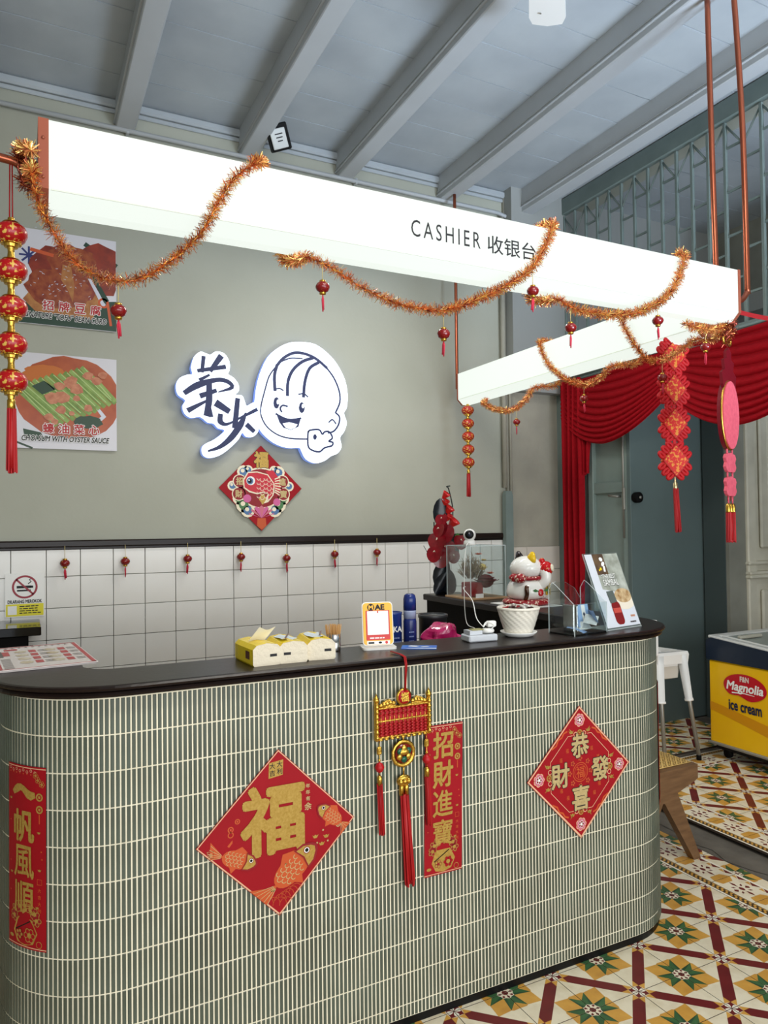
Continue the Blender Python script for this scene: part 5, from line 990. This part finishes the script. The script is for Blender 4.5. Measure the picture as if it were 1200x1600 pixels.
mb = MB(); mb.box((XA+.0005, 1.6, ZK), (.003, 2.23, .004)); obj('seam', off(mb, LO2), seamm, lb2)
mb = MB(); mb.tube(catmull([(3.11, 2.807, 4.272), (3.11, 2.807, 3.4), (3.11, 2.807, 2.77), (3.11, 2.80, 2.71), (3.11, 2.743, 2.68)], 5), .0127, 12); obj('copper_pipe', off(mb, LO2), copper, lb2)
mb = MB(); mb.tube(catmull([(3.105, .399, 4.272), (3.116, .399, 3.5), (3.128, .399, 2.82), (3.128, .405, 2.73), (3.128, .463, 2.68)], 5), .0138, 12); obj('copper_pipe', off(mb, LO2), copper, lb2)
# ------------------------------------------------------------------ tinsel
tm_ = [mat('tinsel_gold', (255, 216, 128), .28, .7), mat('tinsel_orange', (236, 150, 92), .3, .7), mat('tinsel_red', (150, 66, 50), .3, .7)]
def tinsel(name, label, pts, r, dens, seed, mix=(0, 0, 1, 1, 1, 2), ax=.55):
    rnd = random.Random(seed); P = catmull(pts, 8); O = P[len(P)//2].copy(); t = thing(name, label, 'garland', O, (0, 0, 0), 'tinsel garlands on the light boxes')
    mb = MB(); mb.tube([p-O for p in P], .0018, 5); obj('core_wire', mb, tm_[1], t); mb = MB(); acc = 0
    for i in range(len(P)-1):
        a, b = P[i], P[i+1]; L = (b-a).length; d = (b-a).normalized() if L > 0 else Vector((1, 0, 0)); acc += L*dens; n = int(acc); acc -= n; s1 = d.orthogonal().normalized(); s2 = d.cross(s1)
        for _ in range(n):
            p = a.lerp(b, rnd.random())-O; th = rnd.uniform(0, 2*pi); o = (cos(th)*s1+sin(th)*s2)*.95+d*rnd.uniform(-ax, ax); o.normalize(); q = p+o*r*rnd.uniform(.6, 1.15); w = d.cross(o); w = (w if w.length > .01 else s1).normalized()*.0014; w = (w+d*rnd.uniform(-.0008, .0008))
            mb.add([p-w, p+w, q+w*.7, q-w*.7], [(0, 1, 2, 3)], rnd.choice(mix))
    o = obj('tinsel_strands', mb, tm_, t, kind='stuff'); return t
yf = -.125
G1 = [(0.025, 0.174, 2.693), (-0.006, 0.272, 2.733), (0.023, 0.249, 2.67), (0.025, 0.174, 2.635), (0.033, 0.174, 2.572), (0.066, 0.174, 2.496), (0.124, 0.174, 2.404), (0.194, 0.174, 2.358), (0.256, 0.174, 2.353), (0.31, 0.174, 2.363), (0.376, 0.174, 2.407), (0.453, 0.174, 2.479), (0.513, 0.174, 2.556), (0.563, 0.174, 2.656), (0.615, 0.174, 2.739), (0.68, 0.174, 2.797), (0.714, 0.226, 2.829), (0.749, 0.318, 2.829), (0.795, 0.37, 2.774), (0.829, 0.37, 2.589), (0.847, 0.272, 2.537), (0.866, 0.192, 2.524), (0.945, 0.174, 2.492), (1.04, 0.174, 2.448), (1.138, 0.174, 2.415), (1.241, 0.174, 2.399), (1.373, 0.174, 2.401), (1.514, 0.174, 2.453), (1.661, 0.174, 2.529), (1.786, 0.174, 2.615), (1.85, 0.174, 2.701), (1.901, 0.174, 2.799), (1.912, 0.226, 2.829), (1.918, 0.318, 2.829), (1.922, 0.37, 2.774), (1.924, 0.37, 2.589), (1.926, 0.272, 2.537), (1.935, 0.192, 2.519), (2.009, 0.174, 2.486), (2.145, 0.174, 2.481), (2.305, 0.174, 2.5), (2.456, 0.174, 2.56), (2.555, 0.174, 2.63), (2.616, 0.174, 2.724), (2.644, 0.174, 2.806), (2.65, 0.226, 2.831)]
tinsel('tinsel_garland', 'copper gold tinsel garland swagged along the front light box', G1, .029, 2900, 1, ax=.9)
xf = 2.635
G2 = [(2.737, 0.261, 2.534), (2.821, 0.261, 2.52), (2.93, 0.261, 2.526), (3.018, 0.272, 2.555), (3.064, 0.376, 2.52), (3.036, 0.455, 2.536), (3.036, 0.556, 2.5), (3.036, 0.662, 2.476), (3.036, 0.771, 2.506), (3.036, 0.883, 2.638), (3.036, 0.952, 2.763), (3.064, 0.987, 2.825), (3.18, 0.998, 2.825), (3.231, 1.01, 2.75), (3.226, 1.01, 2.566), (3.11, 1.021, 2.532), (3.036, 1.044, 2.519), (3.036, 1.139, 2.465), (3.036, 1.275, 2.459), (3.036, 1.446, 2.53), (3.036, 1.598, 2.65), (3.036, 1.673, 2.784), (3.064, 1.701, 2.825), (3.18, 1.712, 2.825), (3.231, 1.724, 2.75), (3.226, 1.724, 2.566), (3.11, 1.735, 2.532), (3.036, 1.753, 2.517), (3.036, 1.837, 2.453), (3.036, 1.981, 2.409), (3.036, 2.168, 2.438), (3.036, 2.329, 2.51), (3.087, 2.369, 2.543)]
tinsel('tinsel_garland', 'copper gold tinsel garland swagged along the return light box', G2, .029, 2500, 2, ax=.9)
mb = []
tinsel('tinsel_bunch', 'dark copper tinsel bunch tied under the right end of the light box', [(2.995, 0.249, 2.549), (3.053, 0.261, 2.572), (3.07, 0.272, 2.532), (3.018, 0.261, 2.509), (2.995, 0.249, 2.468)], .033, 3600, 5, (1, 2, 2, 2), 1.3)
tinsel('tinsel_bunch', 'dark copper tinsel bunch wound on the pipe at the left end', [(0.021, 0.249, 2.722), (-0.014, 0.255, 2.704), (0.023, 0.249, 2.67), (0.0, 0.249, 2.641), (0.025, 0.232, 2.601)], .031, 3400, 6, (1, 2, 2, 2), 1.3)
# ------------------------------------------------------------------ lanterns
lanr = mat('lantern_red', (128, 16, 20), .25, col2=(206, 160, 70), scale=120, thr=(.66, .7), coat=.4)
def mini_lantern(r=.021):
    t = thing('mini_lantern', 'x', 'lantern', group='mini lanterns on the tinsel')
    mb = MB(); mb.lathe([(r*.45, -r*.72), (r*.8, -r*.5), (r, -r*.1), (r, r*.15), (r*.8, r*.52), (r*.45, r*.72)], 14); obj('globe', mb, lanr, t)
    mb = MB(); mb.lathe([(r*.4, r*.7), (r*.48, r*.78), (r*.42, r*.95), (r*.1, r*1.0)], 10); obj('cap', mb, gold, t); mb = MB(); mb.lathe([(r*.1, -r*1.1), (r*.42, -r*1.05), (r*.48, -r*.8), (r*.4, -r*.7)], 10); obj('cap', mb, gold, t)
    mb = MB(); mb.tube([(0, 0, r), (0, 0, r*3.6)], .0011, 5); obj('string', mb, mat('gold_thread', (206, 186, 120), .6), t)
    mb = MB(); mb.tube([(0, 0, -r), (r*.1, 0, -r*1.6), (r*.25, 0, -r*3.1)], [.001, .0035, .003], 6); mb.tube([(0, 0, -r), (-r*.1, 0, -r*1.8), (r*.05, 0, -r*3.4)], [.001, .003, .002], 6); obj('tassel', mb, mat('tassel_pinkred', (196, 40, 66), .6), t); return t
proto = mini_lantern(); first = True
ml_ = [((0.256, 0.174, 2.261), 'mini lantern under the first tinsel swag beside the tofu poster', 1), ((0.909, 0.174, 2.422), 'mini lantern at the left start of the second swag', 1), ((1.384, 0.174, 2.315), 'mini lantern under the lowest point of the second swag', 1), ((1.796, 0.174, 2.529), 'mini lantern hanging below the cashier lettering', 1), ((1.984, 0.174, 2.405), 'mini lantern at the left start of the third swag', 1), ((2.471, 0.174, 2.491), 'mini lantern hanging in front of the bright return light box', 1), ((3.036, 1.269, 2.37), 'mini lantern below the middle swag in front of the curtain leg', 1.05), ((3.036, 0.669, 2.383), 'mini lantern just left of the hanging red knots', 1.05), ((3.036, 1.939, 2.318), 'mini lantern under the farthest small tinsel swag', 1.05), ((2.88, 0.267, 2.439), 'mini lantern just left of the pink fan ornament', 1)]
def place(t, loc, label, sc, grp=None, rz=0):
    t.location = loc; t['label'] = label; t.scale = (sc,)*3; t.rotation_euler = (0, 0, rz)
    if grp: t['group'] = grp
for i, (loc, label, sc) in enumerate(ml_):
    t = proto if i == 0 else copy_tree(proto); place(t, loc, label, sc*1.15, None, i*.9)
wl = ['first from the left', 'second from the left', 'third from the left', 'middle one of seven', 'fifth from the left', 'sixth from the left', 'seventh, nearest the flowers']
for i, (x, z) in enumerate(((.239, 1.403), (.601, 1.403), (1.003, 1.408), (1.372, 1.41), (1.707, 1.391), (2.083, 1.409), (2.434, 1.414))):
    t = copy_tree(proto); place(t, (x, 2.915, z), 'mini lantern hanging from the dado rail, '+wl[i], 1.45, 'mini lanterns on the dado rail', i*1.3)
relief = mat('lantern_brocade', (170, 6, 16), .35, col2=(220, 178, 80), scale=85, thr=(.56, .6), coat=.2)
def lantern_string(label, loc, r, pitch, top, tl, cordtop):
    t = thing('lantern_string', label, 'lantern', loc, (0, 0, 0), 'strings of five red lanterns')
    for k in range(5):
        z = -k*pitch; mb = MB(); mb.lathe([(r*.55, -r*.66), (r*.85, -r*.45), (r, -r*.12), (r, r*.14), (r*.85, r*.46), (r*.5, r*.68)], 26); g = obj('lantern', mb, relief, t, (0, 0, z))
        mb = MB(); mb.lathe([(r*.3, r*.66), (r*.56, r*.68), (r*.5, r*.76), (r*.24, r*.84), (r*.2, pitch*.5 if k else r*1.05), (.001, pitch*.5 if k else r*1.1)], 18, smooth=False); obj('gold_cap', mb, gold, g)
        mb = MB(); mb.lathe([(.001, -pitch*.5), (r*.2, -pitch*.5), (r*.24, -r*.95), (r*.42, -r*.92), (r*.46, -r*.74), (r*.62, -r*.72), (r*.6, -r*.64)], 18, smooth=False)
        for q in range(14): a = 2*pi*q/14; mb.ball((r*.6*cos(a), r*.6*sin(a), -r*.68), r*.07, 6)
        obj('gold_cap', mb, gold, g)
    mb = MB(); mb.tube([(-.004, 0, r), (-.003, 0, cordtop)], .002, 5); mb.tube([(.004, 0, r), (.003, 0, cordtop)], .002, 5); obj('cord', mb, redt, t)
    zb = -4*pitch-r*1.1; mb = MB(); mb.lathe([(r*.2, zb-r*.75), (r*.26, zb-r*.7), (r*.26, zb-r*.15), (r*.14, zb), (.001, zb+.004)], 14); obj('tassel_clasp', mb, gold, t)
    obj('tassel', tassel_mb(tl, r*.26, r*.34, 30), redt, t, (0, 0, zb-r*.7)); return t
lantern_string('string of five large red lanterns at the left edge', (-0.029, 0.272, 2.480), .044, .1085, 0, .19, .215)
lantern_string('string of five smaller red lanterns below the far light box end', (3.124, 2.680, 2.514), .0484, .102, 0, .184, .05)
# knot ornament
kn = thing('knot_ornament', 'string of four red Chinese knots with a tassel hanging before the curtain', 'ornament', (3.110, 0.664, 2.566), (0, 0, radians(-16))); kn.scale = (1.152,)*3
kr = mat('knot_red', (200, 18, 26), .6, col2=(178, 8, 18), scale=60); kg = mat('knot_brocade', (206, 30, 24), .5, col2=(222, 140, 50), scale=75, thr=(.52, .58))
for i, z in enumerate((-.055, -.21, -.37, -.54)):
    s = .062 if i < 3 else .066; mb = MB(); mb.prism([(0, -s*1.15), (s, 0), (0, s*1.15), (-s, 0)], -.012, .012, 0); pl = obj('knot_plate', mb, kg, kn, (0, 0, z), UPR)
    mb = MB(); rim(mb, [(0, -s*1.1), (s*.95, 0), (0, s*1.1), (-s*.95, 0)], .005, .0126, 0); obj('piping', mb, red, pl)
    mb = MB()
    for sx, sy in ((1, 1), (1, -1), (-1, 1), (-1, -1)):
        for q in range(3):
            f = .2+.3*q; c = Vector((sx*s*f, 0, sy*s*1.15*(1-f))); d = Vector((sx*.76, 0, sy*.65)); n = Vector((-d.z, 0, d.x)); L = .036+(.004 if q == 1 else 0)
            mb.tube([c+n*.0085*cos(a)*1.0+d*(L*.42+L*.5*sin(a)) for a in [2*pi*k/14 for k in range(14)]], .0084, 7, closed=True)
    obj('cord_loops', mb, kr, kn, (0, 0, z))
mb = MB(); mb.box((0, 0, -.3), (.018, .006, .62), 0, .002); mb.tube([(0, 0, .0), (0, 0, -.05)], .003, 6); obj('ribbon', mb, kr, kn)
mb = MB(); mb.lathe([(.009, -.675), (.01, -.665), (.01, -.645), (.004, -.638), (.004, -.615), (.001, -.6)], 12); obj('clasp', mb, mat('pale_gold', (220, 200, 150), .3, .9), kn); obj('tassel', tassel_mb(.205, .011, .014, 30, (.008, 0)), redt, kn, (0, 0, -.668))
# pink fan ornament
pk = thing('fan_ornament', 'pink hanging fortune ornament seen nearly edge-on at the light box corner', 'ornament', (3.021, 0.261, 2.555), (0, 0, radians(20))); pk.scale = (1.152, 1.152, 1.08)
pinkm = mat('pink_felt', (222, 96, 112), .7, col2=(206, 80, 98), scale=60); mar = mat('maroon_lacquer', (110, 18, 30), .3)
mb = MB(); mb.tube([(0, 0, .0), (0, 0, -.05)], .0015, 5); mb.tube([(0, 0, -.09), (0, 0, -.16)], .0015, 5)
for k in range(5): mb.tube([(-.035+.035*math.floor(k/2)+(0 if k % 2 else .0), 0, -.78), (-.035+.0175*k, 0, -.74)], .0012, 4)
obj('cord', mb, redt, pk)
mb = MB()
for x in (-.028, 0, .028): mb.tube([(x+.016*cos(a), 0, -.07+.016*sin(a)) for a in [2*pi*k/14 for k in range(14)]], .004, 6, closed=True)
mb.ball((0, 0, -.07), .016, 12, 0, (1, .5, 1)); obj('gold_flower', mb, gold, pk)
mb = MB(); mb.prism([(0, .0), (.03, -.02), (.028, -.05), (.06, -.06), (.05, -.1), (.085, -.12), (.075, -.17), (.05, -.2), (-.05, -.2), (-.075, -.17), (-.085, -.12), (-.05, -.1), (-.06, -.06), (-.028, -.05), (-.03, -.02)], -.006, .006, 0); obj('ingot_crest', mb, mar, pk, (0, 0, -.1), UPR)
el = lambda a, b, n=32: [(a*cos(2*pi*k/n), b*sin(2*pi*k/n)) for k in range(n)]
mb = MB(); mb.prism(el(.098, .155), -.014, .0, 0); dsc = obj('disc', mb, mar, pk, (0, 0, -.40), UPR)
mb = MB(); mb.prism(el(.094, .15), .0, .012, 0); obj('face', mb, pinkm, dsc); mb = MB(); mb.tube([(.095*cos(a), .152*sin(a), .004) for a in [2*pi*k/40 for k in range(40)]], .004, 6, closed=True); obj('gold_rim', mb, gold, dsc)
for z_ in (-.61, -.715):
    mb = MB(); mb.prism([(-.05, -.035), (-.035, -.042), (.035, -.042), (.05, -.035), (.062, -.02), (.05, 0), (.062, .02), (.05, .036), (.0, .044), (-.05, .036), (-.062, .02), (-.05, 0), (-.062, -.02)], -.006, .006, 0); obj('plaque', mb, pinkm, pk, (0, 0, z_), UPR)
mb = MB()
for x in (-.03, .03): mb.tube([(x, 0, -.55), (x, 0, -.575)], .004, 6); mb.tube([(x, 0, -.65), (x, 0, -.675)], .004, 6); mb.tube([(x*.8, 0, -.755), (x*.8, 0, -.79)], .003, 6)
obj('links', mb, pinkm, pk)
for x in (-.03, 0, .03):
    mb = MB(); mb.lathe([(.009, -.83), (.0095, -.825), (.0095, -.8), (.004, -.79)], 12, 0, (x, 0, 0)); obj('clasp', mb, gold, pk); obj('tassel', tassel_mb(.135, .009, .0095, 18), redt, pk, (x, 0, -.828))
# red ribbon from the light box end
mb = MB(); mb.grid(lambda u, v: (3.05+.85*u, .3, 2.655+.05*u-.035*sin(pi*u)+.023*(v-.5)), 14, 1); mb.grid(lambda u, v: (3.05+.85*u, .301, 2.655+.05*u-.035*sin(pi*u)+.023*(v-.5)), 14, 1); tag(obj('red_ribbon', mb, mat('ribbon_red', (150, 30, 34), .4)), 'thin red ribbon stretched from the light box end to the right', 'ribbon')
# ------------------------------------------------------------------ curtain
cu = thing('red_curtain', 'deep red swagged curtain draped across the doorway', 'curtain', (4.17, 1.7, 2.86)); CO = (4.17, 1.7, 2.86)
def swag(y0, y1, z0, z1, d0, dm, d1, nm):
    def f(u, v):
        y = y0+(y1-y0)*u; s = sin(pi*u); e = d0+(d1-d0)*u; zt = z0+(z1-z0)*u-.03*s
        z = zt-v*e-(v**.9)*(dm-(d0+d1)/2)*s**.85; k = 11*v+.5*sin(3*u+5*v); x = 4.19-.05*s*v-.034*abs(sin(pi*k))**.7*(.4+.6*s)
        return (x-CO[0], y-CO[1], z-CO[2])
    mb = MB(); mb.grid(f, 44, 150); obj(nm, mb, redc, cu)
swag(2.83, 1.66, 2.83, 2.88, .30, .575, .34, 'swag'); swag(1.66, .35, 2.88, 2.9, .34, .62, .3, 'swag')
def leg(y0, y1, z0, z1, n, nm, xo=0, taper=1):
    def f(u, v): y = y0+(y1-y0)*(.5+(u-.5)*(1-(1-taper)*v)); return (4.17+xo+.028*sin(2*pi*n*u+.8*sin(4*v))-CO[0], y-CO[1]+.006*sin(7*v+9*u), z0+(z1-z0)*v+.01*sin(9*u)*v-CO[2])
    mb = MB(); mb.grid(f, 48, 16); obj(nm, mb, redc, cu)
leg(2.82, 2.56, 2.84, .2, 4, 'tail'); leg(2.68, 2.45, 2.8, 2.03, 3, 'tail', .02, .6); leg(.48, .22, 2.9, .2, 4, 'tail')
mb = MB(); mb.tube([(0, -1.9, .03), (0, 1.2, .0)], .012, 8); obj('rod', mb, tealp, cu)
# ------------------------------------------------------------------ right-hand side
fz = thing('ice_cream_freezer', 'yellow and navy chest freezer standing in the doorway', 'freezer', (4.15, .9, RZ)); FO = (4.15, .9, RZ)
ya, yb = 1.34-.9, .30-.9
FR = (pi/2, 0, -pi/2)
mb = MB(); mb.box((.33, (ya+yb)/2, .38), (.66, ya-yb, .56), 0, .012); obj('body', mb, mat('freezer_yellow', (238, 188, 12), .25, col2=(226, 170, 8), scale=2), fz)
def zt(y): return .808-.08*(ya-y)
mb = MB(); vs = []
for x in (-.012, .672):
    vs += [(x, ya+.008, .66), (x, yb-.008, .66), (x, yb-.008, zt(yb)), (x, ya-.03, zt(ya)), (x, ya+.008, zt(ya)-.02)]
mb.add(vs, [(0, 1, 2, 3, 4), (9, 8, 7, 6, 5), (0, 5, 6, 1), (1, 6, 7, 2), (2, 7, 8, 3), (3, 8, 9, 4), (4, 9, 5, 0)]); obj('top_band', mb, mat('freezer_navy', (20, 34, 52), .3), fz)
mb = MB(); tilt = math.atan(.08)
Tf = Matrix.Translation((.33, (ya+yb)/2, (zt(ya)+zt(yb))/2+.004)) @ Matrix.Rotation(tilt, 4, 'X'); ln = (ya-yb)
for c, d in (((-.31, 0, 0), (.045, ln, .018)), ((.31, 0, 0), (.045, ln, .018)), ((0, ln/2-.03, 0), (.66, .06, .02)), ((0, -ln/2+.03, 0), (.66, .06, .02)), ((-.26, 0, .008), (.02, ln-.08, .012))): mb.box(c, d, 0, .004, T=Tf)
obj('lid_frame', mb, mat('freezer_white', (214, 214, 208), .3), fz)
mb = MB(); mb.box((.0, 0, .0), (.58, ln-.1, .006), 0, 0, T=Tf); mb2 = obj('glass_lid', mb, mat('freezer_glass', (170, 180, 172), .08, alpha=.75), fz)
mb = MB(); mb.box((-.12, ln/2-.16, .016), (.22, .03, .02), 0, .006, T=Tf); obj('handle', mb, mat('handle_grey', (176, 172, 156), .4), fz)
mb = MB(); mb.box((-.006, (ya+yb)/2, .108), (.02, ya-yb+.01, .018), 0, .004); mb.box((.33, (ya+yb)/2, .085), (.6, ya-yb-.06, .04), 1); obj('base_trim', mb, [steel, black], fz)
for x in (.08, .58):
    for y in (ya-.08, yb+.08): mb = MB(); mb.lathe([(0, -.012), (.03, -.012), (.032, 0), (.03, .012), (0, .012)], 14, 0, T=Matrix.Translation((x, y, .034)) @ Matrix.Rotation(pi/2, 4, 'Y')); mb.box((x, y, .06), (.02, .03, .03)); obj('castor', mb, blackm, fz)
# decoration on the front: swoosh and oval badge
sw = MB(); z = .0
def yz(y, zz): return (.9-y, zz-.40)      # local drawing coordinates on the front panel: x to the right, y up
n = 18; top = [(-.44+1.03*k/n, .02-.62*(k/n)**1.25*.55+.05) for k in range(n+1)]; 
vs = []
for k in range(n+1): u = k/n; x = -.43+1.0*u; a = -.02-.19*u**1.1; b = a-.055-.04*u; vs += [(x, max(a, -.28), .0), (x, max(b, -.28), .0)]
sw.add(vs, [(2*k, 2*k+1, 2*k+3, 2*k+2) for k in range(n)], 0)
obj('swoosh', sw, mat('freezer_amber', (206, 140, 10), .3), fz, (-.0015, 0, .40), FR)
bd = MB(); e = []
cx, cy = -.165, .115; a_, b_ = .155, .085
for k in range(40):
    t = 2*pi*k/40; dx, dy = a_*cos(t), b_*sin(t)
    if -2.2 < t-2*pi < -.9 and False: pass
    dy += (.028 if -.75 < cos(t) < .25 and sin(t) < 0 else 0)*max(0, 1-abs((cos(t)+.25)/.5))
    e.append((cx+dx*1.0, cy+dy))
bd.prism(e, 0, .0015, 0); oo = obj('badge', bd, mat('badge_red', (186, 18, 34), .25), fz, (-.003, 0, .40), FR)
txt(oo, 'Magnolia', white, cx-.0, cy-.008, .262, .072, .0025, .03, .18); txt(oo, 'F&N', mat('badge_silver', (220, 206, 196), .3), cx+.0, cy+.052, .062, .032, .0025, .04); sl = MB(); sl.stroke([(cx-.09, cy-.045), (cx, cy-.036), (cx+.07, cy-.04)], [.008, .006, .003], .0025, 0); obj('underline', sl, white, oo)
txt(fz, 'ice cream', mat('ice_navy', (24, 32, 60), .4), -.165, -.012, .235, .062, .0, .03).matrix_local = Matrix.Translation((-.004, 0, .40)) @ Matrix.Rotation(-pi/2, 4, 'Z') @ Matrix.Rotation(pi/2, 4, 'X')
# high chair
hc = thing('high_chair', 'white plastic high chair on grey metal legs beyond the counter', 'chair', (3.87, 1.49, RZ))
feet = [(4.03, 1.33), (3.75, 1.36), (3.95, 1.63), (3.72, 1.66)]; tops = [(3.965, 1.40), (3.775, 1.42), (3.935, 1.58), (3.765, 1.60)]
for (fx_, fy_), (tx, ty_) in zip(feet, tops):
    f_ = Vector((fx_-3.87, fy_-1.49, 0)); t_ = Vector((tx-3.87, ty_-1.49, .70)); mb = MB(); mb.tube([f_+Vector((0, 0, .03)), t_], .0135, 10, 0); lg_ = obj('leg', mb, steel, hc)
    mb = MB(); mb.lathe([(.015, 0), (.017, .002), (.017, .03), (.015, .034)], 10, 0, tuple(f_)); obj('foot_cap', mb, blackm, lg_)
    k = f_.lerp(t_, .56); mb = MB(); d = (t_-f_).normalized(); mb.tube([k, k+d*.012, k+d*.013, t_], [.032, .032, .027, .036], 6, 0); obj('leg_socket', mb, whitep, hc)
mb = MB(); cxs = [(tx-3.87, ty_-1.49) for tx, ty_ in (tops[0], tops[2], tops[3], tops[1])]
q0 = [(c[0]*1.15, c[1]*1.15) for c in cxs]; n = 4
def ringv(sc, z): return [(c[0]*sc, c[1]*sc, z) for c in cxs]
vs = ringv(1.3, .64)+ringv(1.36, .70)+ringv(1.30, .72)+ringv(.95, .72)+ringv(.9, .62)
mb.add(vs, [(i*4+k, i*4+(k+1) % 4, (i+1)*4+(k+1) % 4, (i+1)*4+k) for i in range(4) for k in range(4)]); obj('seat_rim', mb, whitep, hc)
mb = MB(); vs = ringv(.92, .66)+ringv(.8, .54)+ringv(.5, .53); mb.add(vs, [(i*4+k, i*4+(k+1) % 4, (i+1)*4+(k+1) % 4, (i+1)*4+k) for i in range(2) for k in range(4)]+[(8, 9, 10, 11)]); obj('seat', mb, mat('seat_beige', (206, 200, 188), .4), hc)
mb = MB(); mb.box((-.13, .0, .82), (.025, .2, .24), 0, .01); obj('backrest', mb, whitep, hc)
# cane stool
so = thing('cane_stool', 'low wooden stool with woven cane seat and angled legs', 'stool', (2.68, .63, 0)); wood = mat('teak', (118, 86, 56), .5, col2=(96, 68, 42), scale=10, stretch=(1, 1, 6), bump=.1)
x0_, x1_ = -.205, .226; ym = .225
for s in (-1, 1):
    y = s*ym
    mb = MB(); mb.prism([(x0_, .445), (x0_, .39), (x0_+.1, .33), (0, .30), (.07, .33), (x1_-.02, .375), (x1_, .385), (x1_, .452)], -.022, .022, 0, T=Matrix.Translation((0, y, 0)) @ Matrix.Rotation(pi/2, 4, 'X')); obj('apron', mb, wood, so)
    for sx in (-1, 1):
        mb = MB(); xe = x1_+.012 if sx > 0 else x0_-.012; mb.prism([(sx*.005, .30), (sx*.03, .36), (sx*.085, .35), (xe, .0), (xe-sx*.045, .0)], -.02, .02, 0, T=Matrix.Translation((0, y, 0)) @ Matrix.Rotation(pi/2, 4, 'X')); obj('leg', mb, wood, so)
mb = MB(); mb.box((x1_-.015, 0, .42), (.03, .41, .06), 0, .004); obj('side_rail', mb, wood, so); mb = MB(); mb.box((x0_+.015, 0, .42), (.03, .41, .06), 0, .004); obj('side_rail', mb, wood, so)
mb = MB(); n = 26
for k in range(n+1):
    x = x0_+.01+(x1_-x0_-.02)*k/n; mb.tube([(x, -.215, .4535), (x, .215, .4535)], .0022, 4)
    y = -.215+.43*k/n; mb.tube([(x0_+.01, y, .4545), (x1_-.01, y, .4545)], .0022, 4)
for k in range(-n, n, 2):
    a = Vector((x0_+.01+(x1_-x0_-.02)*max(0, k)/n, -.215+.43*max(0, -k)/n, .456)); m_ = n-abs(k); b = Vector((x0_+.01+(x1_-x0_-.02)*(max(0, k)+m_)/n, -.215+.43*(max(0, -k)+m_)/n, .456)); mb.tube([a, b], .0022, 4)
obj('cane_seat', mb, mat('cane', (212, 176, 104), .5), so, kind='stuff')
# spotlight and ceiling fan
sp = thing('flood_light', 'small black and white flood light fixed beside a ceiling beam', 'flood light', (1.575, 2.62, 4.29), (0, 0, 0))
Tt = Matrix.Rotation(radians(-25), 4, 'Y') @ Matrix.Rotation(radians(20), 4, 'X')
mb = MB(); mb.box((0, 0, 0), (.15, .05, .17), 0, .008, T=Tt); obj('housing', mb, black, sp)
mb = MB(); mb.box((-.012, -.028, -.008), (.115, .012, .125), 0, .004, T=Tt); fc_ = obj('face', mb, mat('face_white', (206, 208, 204), .4), sp)
mb = MB(); 
for k in range(3): mb.box((-.01, -.0345, .02-.022*k), (.06-.01*k, .001, .007), 0, 0, T=Tt)
obj('marking', mb, blk_ink, fc_); mb = MB(); mb.box((-.055, .0, .06), (.03, .03, .16), 0, .003); obj('bracket', mb, black, sp)
fn = thing('ceiling_fan', 'white ceiling fan with one blade tip showing at the top', 'fan', (1.83, .10, 4.0))
mb = MB(); mb.lathe([(.0, -.06), (.07, -.055), (.09, -.02), (.09, .03), (.05, .06), (.015, .07), (.015, .3), (.05, .42), (.05, .475)], 20); obj('motor', mb, whitep, fn)
for k in range(3):
    a = radians(50.3+120*k); mb = MB(); mb.prism([(.12, -.05), (.3, -.075), (.6, -.085), (.645, -.07), (.66, .0), (.645, .07), (.6, .085), (.3, .075), (.12, .05)], -.004, .004, 0, T=Matrix.Rotation(a, 4, 'Z') @ Matrix.Rotation(.16, 4, 'X')); bl = obj('blade', mb, whitep, fn)
    mb = MB()
    for q in ((.56, .03), (.56, -.03)): mb.lathe([(0, -.006), (.005, -.006), (.005, -.004)], 8, 0, T=Matrix.Rotation(a, 4, 'Z') @ Matrix.Translation((q[0], q[1], -.001)))
    obj('screw', mb, steel, bl)
